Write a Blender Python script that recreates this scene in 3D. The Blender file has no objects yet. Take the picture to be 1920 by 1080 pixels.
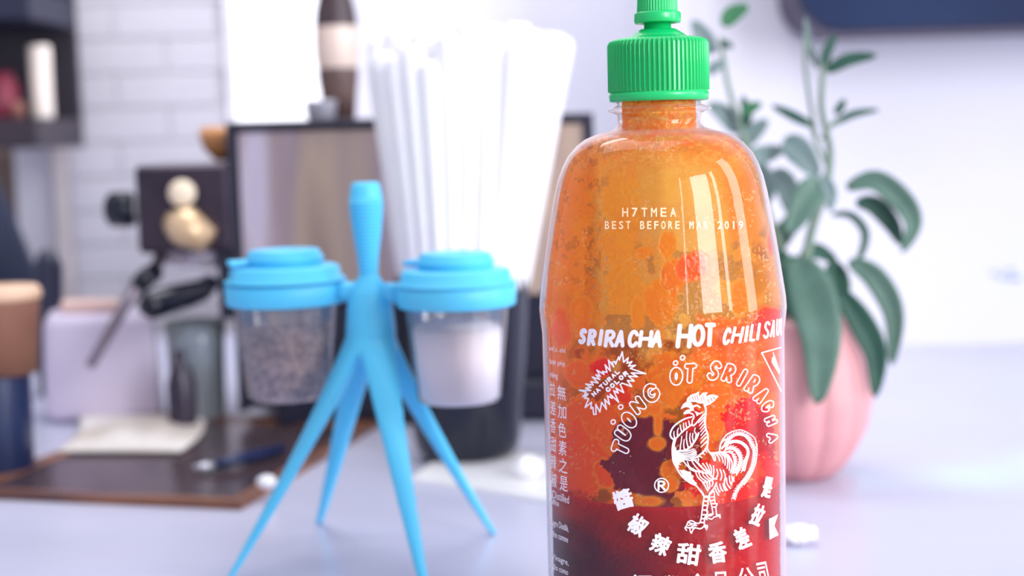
import bpy, bmesh, math, random
import numpy as np
from mathutils import Vector, Matrix
random.seed(7)
SC = bpy.context.scene
COL = SC.collection
PI = math.pi

# ------------------------------------------------------------------ camera
F_PX = 2667.0
HC = 0.20
PITCH = math.radians(6.0)
ROLL = math.radians(1.55)
CAM = np.array([0.0, 0.0, HC])
FW = np.array([0, math.cos(PITCH), -math.sin(PITCH)])
_r0 = np.array([1.0, 0, 0]); _u0 = np.array([0, math.sin(PITCH), math.cos(PITCH)])
RT = _r0*math.cos(ROLL) - _u0*math.sin(ROLL)
UP = _u0*math.cos(ROLL) + _r0*math.sin(ROLL)
cd = bpy.data.cameras.new('camera'); cam = bpy.data.objects.new('camera', cd); COL.objects.link(cam)
cam.matrix_world = Matrix(((RT[0], UP[0], -FW[0], 0), (RT[1], UP[1], -FW[1], 0), (RT[2], UP[2], -FW[2], HC), (0, 0, 0, 1)))
cd.lens = 50; cd.sensor_width = 36; cd.clip_start = 0.02; cd.clip_end = 50
cd.dof.use_dof = True; cd.dof.focus_distance = 0.462; cd.dof.aperture_fstop = 6.6
SC.camera = cam

# ------------------------------------------------------------------ light and exposure
SC.view_settings.view_transform = 'Standard'; SC.view_settings.look = 'None'
SC.view_settings.gamma = 1; SC.view_settings.use_curve_mapping = False
SC.view_settings.exposure = 0.0
w = bpy.data.worlds.new('daylight'); SC.world = w; w.use_nodes = True
bg = w.node_tree.nodes['Background']; bg.inputs[0].default_value = (0.87, 0.87, 1.0, 1); bg.inputs[1].default_value = 0.66

def area(name, loc, target, sx, sy, power, col=(1, 1, 1)):
    l = bpy.data.lights.new(name, 'AREA'); l.shape = 'RECTANGLE'; l.size = sx; l.size_y = sy
    l.energy = power; l.color = col
    o = bpy.data.objects.new(name, l); COL.objects.link(o); o.location = loc
    o.rotation_euler = (Vector(target)-Vector(loc)).to_track_quat('-Z', 'Y').to_euler()
    return o
BX, BY = 0.0533, 0.4845
def polar(az, d, z):   # azimuth from the camera side of the bottle towards the right
    a = math.radians(az); return (BX+math.sin(a)*d, BY-math.cos(a)*d, z)
area('window_light_front', polar(40, 1.5, 0.62), (BX, BY, 0.15), 0.52, 0.95, 23, (0.97, 0.97, 1))
area('window_light_front_side', polar(58, 1.5, 0.62), (BX, BY, 0.15), 0.10, 0.95, 4, (0.97, 0.97, 1))
area('window_light_right', polar(84, 2.3, 0.95), (BX, BY, 0.12), 0.52, 2.0, 27, (0.95, 0.97, 1))
area('window_light_narrow', polar(17, 1.5, 0.62), (BX, BY, 0.15), 0.04, 0.95, 1.2, (0.97, 0.97, 1))
area('overhead_fill', (-0.25, 0.9, 1.6), (-0.1, 1.1, 0), 1.4, 0.8, 8, (0.90, 0.95, 1))  # added overhead fill lamp that brightens the background whites
def spot(name, target, loc, ang, power, col):
    l = bpy.data.lights.new(name, 'SPOT'); l.spot_size = math.radians(ang); l.spot_blend = 0.7; l.energy = power; l.color = col; l.shadow_soft_size = 0.02
    o = bpy.data.objects.new(name, l); COL.objects.link(o); o.location = loc
    o.rotation_euler = (Vector(target)-Vector(loc)).to_track_quat('-Z', 'Y').to_euler()
# added spot lamps that make the turquoise light patches on the counter
for k, (tx, ty, an) in enumerate(((0.196, 0.80, 3.0), (0.262, 0.80, 4.2), (0.330, 0.83, 5.0), (0.300, 0.70, 3.0))):
    spot('turquoise_patch_lamp', (tx, ty, 0), (tx+.25, ty+.35, 0.9), an, 14, (0.1, 1.0, 1.0))
area('rear_wall_fill', (-0.12, 1.15, 1.0), (-0.1, 1.62, 0.2), 0.6, 0.4, 5, (1, 0.98, 0.97))  # added lamp inside the room, aimed to brighten the back wall

# ------------------------------------------------------------------ pixel geometry helpers
def ray(px, py):
    px = np.asarray(px, float); py = np.asarray(py, float)
    d = FW + ((px-960)/F_PX)[..., None]*RT - ((py-540)/F_PX)[..., None]*UP
    return d/np.linalg.norm(d, axis=-1)[..., None]
def at_y(px, py, Y):
    d = ray(px, py); t = Y/d[..., 1]; return CAM + d*t[..., None]
def on_table(px, py, z=0.0):
    d = ray(px, py); t = (z-HC)/d[..., 2]; return CAM + d*t[..., None]
def project(P):
    v = P-CAM; f = v@FW; return 960+F_PX*(v@RT)/f, 540-F_PX*(v@UP)/f
def PV(px, py, Y): return Vector(at_y(px, py, Y))

# ------------------------------------------------------------------ materials
def lin(c):
    return tuple((x/255/12.92 if x/255 <= 0.04045 else ((x/255+0.055)/1.055)**2.4) for x in c)
def mat(name, c, rough=0.5, metal=0.0, c2=None, scale=20, bump=0.0, coat=0.0, trans=0.0, spec=0.5, stretch=(1, 1, 1), sss=0.0, detail=3, lo=0.35, hi=0.65):
    m = bpy.data.materials.new(name); m.use_nodes = True
    nt = m.node_tree; b = nt.nodes['Principled BSDF']
    b.inputs['Roughness'].default_value = rough; b.inputs['Metallic'].default_value = metal
    b.inputs['Specular IOR Level'].default_value = spec
    b.inputs['Coat Weight'].default_value = coat
    b.inputs['Transmission Weight'].default_value = trans
    if sss:
        b.inputs['Subsurface Weight'].default_value = sss; b.inputs['Subsurface Scale'].default_value = 0.004
    col = lin(c)+(1,)
    if c2 is None: c2 = tuple(max(0, x*0.95) for x in c)
    tc = nt.nodes.new('ShaderNodeTexCoord'); mp = nt.nodes.new('ShaderNodeMapping')
    mp.inputs['Scale'].default_value = stretch
    n = nt.nodes.new('ShaderNodeTexNoise'); n.inputs['Scale'].default_value = scale; n.inputs['Detail'].default_value = detail
    r = nt.nodes.new('ShaderNodeValToRGB'); r.color_ramp.elements[0].color = col; r.color_ramp.elements[1].color = lin(c2)+(1,)
    r.color_ramp.elements[0].position = lo; r.color_ramp.elements[1].position = hi
    L = nt.links.new
    L(tc.outputs['Object'], mp.inputs[0]); L(mp.outputs[0], n.inputs['Vector']); L(n.outputs[0], r.inputs[0]); L(r.outputs[0], b.inputs['Base Color'])
    if bump:
        bp = nt.nodes.new('ShaderNodeBump'); bp.inputs['Strength'].default_value = bump; bp.inputs['Distance'].default_value = 0.001
        L(n.outputs[0], bp.inputs['Height']); L(bp.outputs[0], b.inputs['Normal'])
    return m
def clear_mat(name, tint=(1, 1, 1), rough=0.02, power=1.0, haze=0.0, bump=0.0, white=(1, 1, 1), rim=0.0):
    """thin clear plastic wall: see-through with Fresnel gloss and a little milky haze"""
    m = bpy.data.materials.new(name); m.use_nodes = True
    nt = m.node_tree; nt.nodes.clear(); L = nt.links.new
    out = nt.nodes.new('ShaderNodeOutputMaterial'); t = nt.nodes.new('ShaderNodeBsdfTransparent'); g = nt.nodes.new('ShaderNodeBsdfGlossy')
    t.inputs[0].default_value = tuple(tint)+(1,); g.inputs['Roughness'].default_value = rough
    g.inputs[0].default_value = (1, 1, 1, 1)
    fr = nt.nodes.new('ShaderNodeFresnel'); fr.inputs[0].default_value = 1.5
    mx = nt.nodes.new('ShaderNodeMixShader'); mm = nt.nodes.new('ShaderNodeMath'); mm.operation = 'MULTIPLY'; mm.inputs[1].default_value = power; mm.use_clamp = True
    cl_ = nt.nodes.new('ShaderNodeMath'); cl_.operation = 'MINIMUM'; cl_.inputs[1].default_value = 0.38 if rim else 1.0; L(fr.outputs[0], mm.inputs[0]); L(mm.outputs[0], cl_.inputs[0]); L(cl_.outputs[0], mx.inputs[0]); L(g.outputs[0], mx.inputs[2])
    d = nt.nodes.new('ShaderNodeBsdfDiffuse'); d.inputs[0].default_value = tuple(white)+(1,)
    tl = nt.nodes.new('ShaderNodeBsdfTranslucent'); tl.inputs[0].default_value = tuple(white)+(1,)
    ad = nt.nodes.new('ShaderNodeMixShader'); ad.inputs[0].default_value = 0.5; L(d.outputs[0], ad.inputs[1]); L(tl.outputs[0], ad.inputs[2])
    m2 = nt.nodes.new('ShaderNodeMixShader'); m2.inputs[0].default_value = haze
    if rim:
        lw = nt.nodes.new('ShaderNodeLayerWeight'); lw.inputs[0].default_value = 0.5
        p_ = nt.nodes.new('ShaderNodeMath'); p_.operation = 'POWER'; p_.inputs[1].default_value = 4.5
        q_ = nt.nodes.new('ShaderNodeMath'); q_.operation = 'MULTIPLY_ADD'; q_.inputs[1].default_value = rim; q_.inputs[2].default_value = haze; q_.use_clamp = True
        L(lw.outputs['Facing'], p_.inputs[0]); L(p_.outputs[0], q_.inputs[0]); L(q_.outputs[0], m2.inputs[0])
    L(t.outputs[0], m2.inputs[1]); L(ad.outputs[0], m2.inputs[2]); L(m2.outputs[0], mx.inputs[1]); L(mx.outputs[0], out.inputs[0])
    if bump:
        n = nt.nodes.new('ShaderNodeTexNoise'); n.inputs['Scale'].default_value = 90
        tc = nt.nodes.new('ShaderNodeTexCoord'); L(tc.outputs['Object'], n.inputs['Vector'])
        bp = nt.nodes.new('ShaderNodeBump'); bp.inputs['Strength'].default_value = bump; bp.inputs['Distance'].default_value = 0.0006
        L(n.outputs[0], bp.inputs['Height']); L(bp.outputs[0], g.inputs['Normal'])
    return m

# ------------------------------------------------------------------ object helpers
def link(name, me, m=None, parent=None, smooth=True):
    o = bpy.data.objects.new(name, me); COL.objects.link(o)
    if m: me.materials.append(m)
    if smooth and len(me.polygons): me.polygons.foreach_set('use_smooth', [True]*len(me.polygons))
    if parent is not None:
        o.parent = parent; o.matrix_parent_inverse = Matrix.Translation(-Vector(parent.location))
    return o
def mesh(name, vs, fs, m=None, parent=None, smooth=True):
    me = bpy.data.meshes.new(name); me.from_pydata([tuple(v) for v in vs], [], fs); me.update()
    return link(name, me, m, parent, smooth)
def empty(name, loc, label, cat, group=None):
    o = bpy.data.objects.new(name, None); COL.objects.link(o); o.location = loc; o.empty_display_size = 0.02
    tag(o, label, cat, group); return o
def tag(o, label, cat, group=None, kind=None):
    if label: o['label'] = label
    if cat: o['category'] = cat
    if group: o['group'] = group
    if kind: o['kind'] = kind
    return o
def struct(o, label=None):
    o['kind'] = 'structure'
    if label: o['label'] = label
    return o
def lathe_data(prof, cx, cy, seg=96, rib=None):
    """prof = [(r, z[, ribdepth])]"""
    vs, fs = [], []
    for p in prof:
        r, z = p[0], p[1]; rd = p[2] if len(p) > 2 else 0
        for k in range(seg):
            a = 2*PI*k/seg; rr = r
            if rd and rib: rr = r + rd*rib(a)
            vs.append((cx+rr*math.sin(a), cy-rr*math.cos(a), z))
    n = len(prof)
    for i in range(n-1):
        for k in range(seg):
            k2 = (k+1) % seg
            fs.append((i*seg+k, i*seg+k2, (i+1)*seg+k2, (i+1)*seg+k))
    if prof[0][0] > 1e-5: fs.append(tuple(range(seg))[::-1]) if prof[0][0] < 0 else None
    fs = [f for f in fs if f]
    return vs, fs
def cap_ends(vs, fs, seg, n, bottom=True, top=True):
    if bottom: fs.append(tuple(reversed(range(seg))))
    if top: fs.append(tuple(range((n-1)*seg, n*seg)))
def lathe(name, prof, cx, cy, m, parent=None, seg=64, rib=None, bottom=False, top=False, smooth=True):
    vs, fs = lathe_data(prof, cx, cy, seg, rib); cap_ends(vs, fs, seg, len(prof), bottom, top)
    return mesh(name, vs, fs, m, parent, smooth)
def bm_box(bm, a, b, bevel=0.0):
    x0, y0, z0 = a; x1, y1, z1 = b
    r = bmesh.ops.create_cube(bm, size=1)
    for v in r['verts']:
        v.co = Vector(((x0+x1)/2+v.co.x*(x1-x0), (y0+y1)/2+v.co.y*(y1-y0), (z0+z1)/2+v.co.z*(z1-z0)))
    if bevel:
        es = list({e for v in r['verts'] for e in v.link_edges})
        bmesh.ops.bevel(bm, geom=es, offset=bevel, segments=3, affect='EDGES', profile=0.5)
def box(name, a, b, m, parent=None, bevel=0.0, smooth=False, xf=None):
    bm = bmesh.new(); bm_box(bm, a, b, bevel)
    if xf is not None: bm.transform(xf)
    me = bpy.data.meshes.new(name); bm.to_mesh(me); bm.free()
    return link(name, me, m, parent, smooth)
def tube_data(pts, rads, seg=12, flat=1.0):
    pts = [Vector(p) for p in pts]; vs, fs = [], []
    prev = None
    for i, p in enumerate(pts):
        t = (pts[min(i+1, len(pts)-1)]-pts[max(i-1, 0)]).normalized()
        if prev is None:
            u = t.cross(Vector((0, 0, 1))); u = u if u.length > 1e-3 else t.cross(Vector((0, 1, 0)))
        else: u = prev-t*prev.dot(t)
        u.normalize(); prev = u; v = t.cross(u)
        r = rads[i] if hasattr(rads, '__len__') else rads
        for k in range(seg):
            a = 2*PI*k/seg; vs.append(p+u*(r*math.cos(a))+v*(r*flat*math.sin(a)))
    for i in range(len(pts)-1):
        for k in range(seg):
            k2 = (k+1) % seg; fs.append((i*seg+k, i*seg+k2, (i+1)*seg+k2, (i+1)*seg+k))
    cap_ends(vs, fs, seg, len(pts))
    return vs, fs
def tube(name, pts, rads, m, parent=None, seg=12, flat=1.0):
    vs, fs = tube_data(pts, rads, seg, flat); return mesh(name, vs, fs, m, parent)
def spline(pts, n=8):
    """Catmull-Rom through pts"""
    P = [np.array(p, float) for p in pts]
    if len(P) < 3: return [P[0]+(P[-1]-P[0])*i/n for i in range(n+1)]
    out = []
    for i in range(len(P)-1):
        a = P[max(i-1, 0)]; b = P[i]; c = P[i+1]; d = P[min(i+2, len(P)-1)]
        for k in range(n):
            t = k/n
            out.append(0.5*((2*b)+(-a+c)*t+(2*a-5*b+4*c-d)*t*t+(-a+3*b-3*c+d)*t**3))
    out.append(P[-1]); return out

# ------------------------------------------------------------------ the setting
M_table = mat('white_laminate', (200, 200, 222), 0.28, c2=(194, 196, 219), scale=6, spec=0.35)
M_wall = mat('white_painted_wall', (228, 226, 234), 0.7, c2=(222, 222, 234), scale=3)
M_tile = mat('glazed_white_tile', (212, 209, 218), 0.35, c2=(207, 204, 215), scale=5)
M_grout = mat('pale_grout', (206, 203, 212), 0.8)
M_tan = mat('taupe_paint', (152, 134, 128), 0.7, c2=(138, 122, 118), scale=8)
M_edge = mat('cream_trim_paint', (222, 212, 212), 0.5)
M_navy = mat('navy_gloss', (34, 50, 84), 0.6, c2=(28, 40, 72), scale=5, spec=.15)
t = box('countertop', (-1.6, 0.12, -0.03), (1.9, 1.52, 0.0), M_table, bevel=0.004)
struct(t, 'glossy white countertop under the bottle and shakers')
wb = box('wall_back', (-0.56, 1.62, -0.6), (0.16, 1.70, 1.9), M_wall); struct(wb, 'white painted wall behind the coffee machine')
YW = 1.30
wb = box('wall_back_right', (float(at_y(1236, 0, YW)[0]), YW, -0.6), (2.6, 1.70, 1.9), M_wall); struct(wb, 'white painted wall behind the plant')
fl = box('floor', (-3.0, -1.5, -0.92), (3.2, 3.2, -0.9), mat('grey_floor', (120, 110, 115), 0.6)); struct(fl)
wl = box('wall_left', (-2.0, 2.28, -0.9), (-0.50, 2.34, 1.9), M_tan); struct(wl, 'taupe wall beyond the shelf')
# white tiled pier between the shelf and the window
xa = at_y(107, 300, 1.60)[0]; xb = at_y(436, 300, 1.60)[0]
pier = box('wall_pier', (xa, 1.60, -0.3), (xb, 1.68, 1.4), M_grout); struct(pier, 'white tiled pier beside the dark shelf')
trim = box('trim_1', (xa-0.004, 1.594, -0.3), (xa+0.012, 1.69, 1.4), M_edge, bevel=0.002); struct(trim, 'cream corner trim of tiled pier')
th, tw = 0.038, 0.115
row = 0; z = -0.02
tile_me = None
while z < 0.42:
    off = (row % 2)*tw/2
    x = xa+0.014-off
    while x < xb-0.004:
        x0 = max(x, xa+0.014); x1 = min(x+tw-0.002, xb-0.001)
        if x1-x0 > 0.01:
            full = abs((x1-x0)-(tw-0.002)) < 1e-6
            if full and tile_me is not None:
                o = bpy.data.objects.new('tile', tile_me); COL.objects.link(o)
            else:
                bm = bmesh.new(); ww = x1-x0; bm_box(bm, (0, 0, 0), (ww, 0.006, th-0.002), 0.0015)
                me = bpy.data.meshes.new('tile'); bm.to_mesh(me); bm.free(); me.materials.append(M_tile)
                if full: tile_me = me
                o = bpy.data.objects.new('tile', me); COL.objects.link(o)
            o.location = (x0, 1.5965+random.uniform(-.0004, .0004), z); o.parent = pier
        x += tw
    z += th; row += 1

# window: bright panes above the machine
M_pane = bpy.data.materials.new('daylit_pane'); M_pane.use_nodes = True
_b = M_pane.node_tree.nodes['Principled BSDF']; _b.inputs['Base Color'].default_value = (.9, .9, .95, 1)
_b.inputs['Emission Color'].default_value = (0.95, 0.95, 1, 1); _b.inputs['Emission Strength'].default_value = 1.0
M_wframe = mat('white_window_paint', (244, 242, 248), 0.5)
x0 = at_y(440, 100, 1.59)[0]; x1 = at_y(606, 100, 1.59)[0]
ztop = 0.42
wf = box('window_1', (x0-0.01, 1.585, 0.10), (x1+0.012, 1.615, ztop), M_wframe, bevel=0.002); struct(wf, 'bright white window above the machine')
box('window_pane', (x0+0.002, 1.580, 0.112), (x1, 1.586, ztop-0.012), M_pane, wf)

# dark wall-hung screen upper right
xl = at_y(1496, 10, YW-.1)[0]; zb = at_y(1700, 58, YW-.1)[2]
def rounded_panel(name, x0, x1, z0, z1, y0, y1, r, m, parent=None):
    pts = []
    for (cx, cz, a0) in ((x0+r, z0+r, 180), (x1-r, z0+r, 270), (x1-r, z1-r, 0), (x0+r, z1-r, 90)):
        for k in range(9):
            a = math.radians(a0+k*90/8); pts.append((cx+r*math.cos(a), cz+r*math.sin(a)))
    n = len(pts)
    vs = [(p[0], y0, p[1]) for p in pts]+[(p[0], y1, p[1]) for p in pts]
    fs = [tuple(range(n)), tuple(reversed(range(n, 2*n)))]+[(i, i+n, (i+1) % n+n, (i+1) % n) for i in range(n)]
    return mesh(name, vs, fs, m, parent, False)
scr = empty('wall_screen', ((xl+0.4), YW-.1, zb), 'dark navy screen hung high on the white wall at the right', 'screen')
rounded_panel('screen_panel', xl, xl+0.85, zb+0.003, zb+0.5, YW-.11, YW-.09, 0.036, M_navy, scr)
rounded_panel('screen_back', xl+0.002, xl+0.848, zb, zb+0.502, YW-.095, YW-.002, 0.037, mat('dark_violet_plastic', (70, 60, 88), 0.5), scr)
# faint blue mark on the wall
mk = mesh('wall_mark', [], [], None)
bpy.data.objects.remove(mk)
bm = bmesh.new()
for (px, py, ww, hh) in ((1866, 512, 12, 7), (1880, 520, 10, 8), (1895, 508, 16, 6), (1903, 522, 22, 9)):
    c = at_y(px, py, YW-.001); s = YW/F_PX; bm_box(bm, (c[0]-ww*s/2, YW-.001, c[2]-hh*s/2), (c[0]+ww*s/2, YW+.003, c[2]+hh*s/2))
me = bpy.data.meshes.new('wall_mark'); bm.to_mesh(me); bm.free()
tag(link('wall_mark', me, mat('faded_blue_print', (150, 170, 215), 0.6), None, False), 'small faded blue print on the white wall at the right', 'print')

# ------------------------------------------------------------------ bottle profile
AX = 1240
# find axis from the width at row 840
dF = 2667*0.0415/223.0
_p = CAM + (FW + (1245.5-960)/F_PX*RT - (840-540)/F_PX*UP)*dF
BX, BY = float(_p[0]), float(_p[1])
def zb_(py, px=1242): return float(at_y(px, py, BY)[2])
KS = 0.0415/223.0   # metres per pixel at the axis
HW = [(181, 76), (196, 76.5), (199, 84), (203, 95), (207, 95), (210, 84), (214, 77), (232, 76), (240, 82), (245, 98), (250, 118), (258, 136), (270, 152),
      (290, 169), (310, 179), (332, 187), (363, 194.5), (415, 204), (470, 213), (519, 220.5), (555, 226), (575, 227.5), (592, 226), (620, 223), (700, 223), (1080, 223)]
PROF = [(h*KS, zb_(y)) for y, h in HW]      # top to bottom
PROF = PROF+[(0.0415, 0.010), (0.0405, 0.004), (0.036, 0.0)]
PZ = np.array([p[1] for p in PROF])[::-1]; PR = np.array([p[0] for p in PROF])[::-1]
def rad(z): return np.interp(z, PZ, PR)
def hit(px, py, off=0.0):
    """surface point of the bottle seen at a photo pixel (front side), off = distance above the surface"""
    d = ray(px, py)
    D = math.hypot(BX, BY)
    hx = np.hypot(d[..., 0], d[..., 1])
    ts = (BX*d[..., 0]+BY*d[..., 1])/hx**2      # closest approach
    lo = ts*0+ (D-0.06)/hx; hi = ts
    for _ in range(36):
        mid = (lo+hi)/2; P = CAM+d*mid[..., None]
        rho = np.hypot(P[..., 0]-BX, P[..., 1]-BY); ins = rho < rad(P[..., 2])+off
        hi = np.where(ins, mid, hi); lo = np.where(ins, lo, mid)
    P = CAM+d*hi[..., None]
    rho = np.hypot(P[..., 0]-BX, P[..., 1]-BY); r = rad(P[..., 2])+off
    # keep it wrapped on the surface even where the pixel grazes past the edge
    P[..., 0] = BX+(P[..., 0]-BX)*r/rho; P[..., 1] = BY+(P[..., 1]-BY)*r/rho
    return P

# ------------------------------------------------------------------ bottle
bottle = empty('sauce_bottle', (BX, BY, 0), 'clear plastic chili sauce bottle with green twist cap and white rooster print', 'bottle')
M_shell = clear_mat('clear_bottle_plastic', (0.985, 0.985, 0.99), 0.03, 0.72, 0.0, rim=1.1, white=(.93, .90, 1))
def smooth_prof(prof, n=4):
    pts = spline([(a, b) for a, b in prof], n); return [(float(p[0]), float(p[1])) for p in pts]
body_prof = list(reversed(PROF))
sh = lathe('bottle_wall', [(0.0, 0.0015)]+body_prof[:-12]+body_prof[-12:], BX, BY, M_shell, bottle, 192)
# inner film of sauce, coloured point by point
def hashn(ix, iy, seed):
    h = (ix.astype(np.int64)*374761393 + iy.astype(np.int64)*668265263 + seed*1442695041) & 0xffffffff
    h = ((h ^ (h >> 13))*1274126177) & 0xffffffff
    return ((h ^ (h >> 16)) & 0xffff)/65535.0
def vnoise(x, y, seed):
    ix = np.floor(x); iy = np.floor(y); fx = x-ix; fy = y-iy
    fx = fx*fx*(3-2*fx); fy = fy*fy*(3-2*fy)
    a = hashn(ix, iy, seed); b = hashn(ix+1, iy, seed); c = hashn(ix, iy+1, seed); d = hashn(ix+1, iy+1, seed)
    return (a*(1-fx)+b*fx)*(1-fy)+(c*(1-fx)+d*fx)*fy
def fbm(x, y, seed, o=4):
    s = 0; a = 0.5; n = 0
    for k in range(o):
        s = s+a*vnoise(x*2**k, y*2**k, seed+k*17); n += a; a *= 0.5
    return s/n
def sstep(a, b, x):
    t = np.clip((x-a)/(b-a), 0, 1); return t*t*(3-2*t)
Z_LIQ = float(hit(1255, 951, -0.0015)[2])
FILM_OFF = 0.0017
def make_film():
    th = np.concatenate([np.linspace(-PI/2-0.05, PI/2+0.05, 620), np.linspace(PI/2+0.05, 2*PI-PI/2-0.05, 142)[1:-1]])
    zt = zb_(183); zs = np.linspace(0.028, zt, 760)
    T, Z = np.meshgrid(th, zs)
    R = rad(Z)-FILM_OFF
    R = np.where(Z > zb_(243), np.minimum(R, 0.0126), R)
    X = BX+R*np.sin(T); Y = BY-R*np.cos(T)
    P = np.stack([X, Y, Z], -1)
    px, py = project(P)
    front = np.cos(T) > -0.06
    # mirror for the back wall so that it has marks of its own
    qx = np.where(front, px, 4000+T*220); qy = py
    wx = (fbm(qx/30, qy/30, 3, 5)-.5)*1.25; wy = (fbm(qx/38, qy/38, 9)-.5)
    fine = fbm(qx/7, qy/7, 21, 4)-.5
    grain = fbm(qx/3.2, qy/3.2, 33, 3)-.5; speck = fbm(qx/11, qy/11, 41, 4)-.5
    C = np.zeros(P.shape); A = np.zeros(px.shape)
    amber = np.array(lin((255, 174, 70)))
    C[:] = amber
    A[:] = 0.20+0.22*np.clip((fbm(qx/60, qy/60, 5)-.45)*3, 0, 1)
    def put(m, col, a):
        nonlocal C, A
        c = np.array(lin(col)); C = C*(1-m[..., None])+c*m[..., None]; A = A*(1-m)+a*m
    def blob(cx, cy, rx, ry, col, a=0.93, warp=0.75, back=False, rim=True):
        d = np.sqrt(((qx-cx)/rx)**2+((qy-cy)/ry)**2) + (wx*1.0+fine*0.45)*warp
        sel = (~front if back else front)
        m = sstep(1.03, 0.97, d)*sel
        if rim:
            e = np.exp(-((d-1.05)/(2.2/min(rx, ry)))**2)*sel
            put(np.clip(e*0.35, 0, 1), (176, 104, 46), 0.7)
        put(m, col, a)
        if rim:
            e2 = np.exp(-((d-0.93)/(2.5/min(rx, ry)))**2)*sel
            put(np.clip(e2*0.35, 0, 1), (255, 190, 110), 0.95)
    # warm wash over shoulder and neck
    m = sstep(345, 250, qy+wx*70+fine*50)*front; put(m, (238, 146, 66), 0.66)
    m = sstep(300, 245, qy+wy*60-(qx-1240)*0.18)*front; put(m*0.6, (232, 104, 50), 0.8)
    m = sstep(0.02, .07, fbm(qx/16, qy/10, 71, 4)-.50)*sstep(400, 320, qy)*front; put(m*0.75, (196, 118, 40), 0.5)
    m = sstep(0.05, .11, fbm(qx/9, qy/6, 72, 4)-.52)*sstep(400, 320, qy)*front; put(m*0.4, (255, 206, 128), 0.7)
    m = sstep(0.10, .17, fbm(qx/7, qy/7, 73, 3)-.5)*sstep(1180, 1120, qx)*sstep(600, 560, qy)*front; put(m*0.5, (255, 190, 110), 0.7)
    # streaked left side and a lit amber column
    m = sstep(1130, 1095, qx+wx*90+fine*40)*sstep(300, 340, qy)*sstep(600, 560, qy)*front; put(m*0.85, (246, 146, 60), 0.8)
    m = sstep(0.06, .16, fbm(qx/9, qy/16, 77, 3)-.5)*sstep(1190, 1130, qx)*sstep(560, 520, qy)*front; put(m*0.85, (150, 96, 44), 0.6)
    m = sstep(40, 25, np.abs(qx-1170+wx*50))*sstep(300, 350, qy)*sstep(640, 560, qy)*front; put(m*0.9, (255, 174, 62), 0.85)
    m = sstep(0.04, .12, fbm(qx/30, qy/24, 91, 4)-.56)*sstep(380, 440, qy)*sstep(700, 640, qy)*front; put(m*0.9, (252, 168, 74), 0.75)
    m = sstep(34, 20, np.abs(qx-1395+(qy-420)*-.12+wx*30))*sstep(300, 340, qy)*sstep(520, 440, qy)*front; put(m*0.8, (240, 128, 58), 0.75)
    # thin brownish see-through film in the middle
    m = sstep(0, .05, fbm(qx/40, qy/46, 131, 5)-.47+.10*np.exp(-((qx-1215)/70)**2-((qy-520)/80)**2))*sstep(440, 475, qy+wx*40)*sstep(725, 680, qy)*sstep(1185, 1200, qx+wx*30+(qy > 590)*100)*front; put(m*.95, (150, 98, 50), 0.60)
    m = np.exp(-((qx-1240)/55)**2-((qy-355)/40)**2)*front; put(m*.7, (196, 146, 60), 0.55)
    m = sstep(1385, 1400, qx+wx*25)*sstep(470, 500, qy)*sstep(585, 570, qy)*front; put(m*.7, (190, 124, 44), 0.6)
    # right and lower field of thicker orange
    m = sstep(1295, 1325, qx+wx*60+fine*20)*sstep(585, 610, qy+wy*60)*front; put(m, (232, 112, 38), 0.90)
    m = sstep(1085, 1045, qx+wx*50)*sstep(600, 640, qy+wy*50)*front; put(m*0.9, (244, 140, 62), 0.88)
    m = sstep(645, 680, qy+wy*70+fine*40)*front*sstep(0.0, .05, fbm(qx/46, qy/34, 55, 4)-.48); put(m, (240, 130, 44), 0.93)
    for b in [(1090, 592, 20, 36, (250, 152, 64)), (1050, 615, 20, 40, (242, 120, 60)), (1238, 575, 30, 42, (250, 152, 54)), (1262, 520, 20, 40, (248, 140, 56)),
              (1298, 500, 30, 30, (236, 104, 62)), (1206, 474, 17, 12, (252, 156, 58)), (1252, 462, 14, 26, (252, 156, 58)), (1196, 590, 14, 30, (252, 164, 62)),
              (1440, 600, 42, 34, (228, 70, 36)), (1388, 560, 20, 40, (246, 140, 66)), (1446, 455, 8, 26, (232, 90, 50)),
              (1085, 700, 30, 26, (248, 128, 58)), (1128, 690, 28, 22, (236, 62, 34)), (1160, 748, 34, 30, (238, 84, 34)), (1270, 700, 60, 36, (246, 138, 44)),
              (1120, 800, 70, 60, (240, 118, 40)), (1090, 870, 62, 74, (236, 104, 48)), (1135, 890, 26, 30, (232, 100, 40)),
              (1255, 730, 30, 40, (248, 146, 46)), (1350, 760, 40, 60, (240, 128, 50))]:
        blob(*b)
    # openings showing the dark sauce behind
    m = sstep(1.03, .97, np.sqrt(((qx-1222)/78)**2+((qy-860)/100)**2)+(wx*.8+fine*.3))*front*sstep(765, 785, qy+wy*30)
    put(m, (96, 14, 44), 0.86)
    m = sstep(1.03, .97, np.sqrt(((qx-1158)/20)**2+((qy-700)/22)**2)+wx)*front; put(m, (165, 90, 50), 0.45)
    for b in [(1400, 795, 44, 60, (206, 48, 34)), (1430, 835, 26, 56, (176, 26, 40)), (1300, 800, 22, 34, (196, 60, 42)), (1285, 860, 34, 60, (130, 34, 44)),
              (1380, 900, 90, 52, (226, 62, 34)), (1400, 880, 30, 26, (238, 90, 44)), (1340, 900, 30, 40, (214, 76, 56))]:
        blob(*b, a=0.93, rim=False)
    for b in [(1232, 832, 16, 12), (1262, 882, 25, 19), (1258, 908, 14, 15), (1234, 792, 8, 26), (1228, 766, 16, 16), (1215, 940, 26, 9), (1180, 933, 24, 7), (1290, 945, 10, 5), (1208, 775, 10, 8)]:
        blob(*b, (240, 132, 42), 0.97, 0.5)
    # droplets and specks
    m = sstep(0.17, .22, fbm(qx/4.2, qy/4.2, 101, 2)-.5)*sstep(0.0, .1, fbm(qx/50, qy/50, 103)-.5)*front; put(m*0.6, (255, 214, 160), 0.8)
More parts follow.
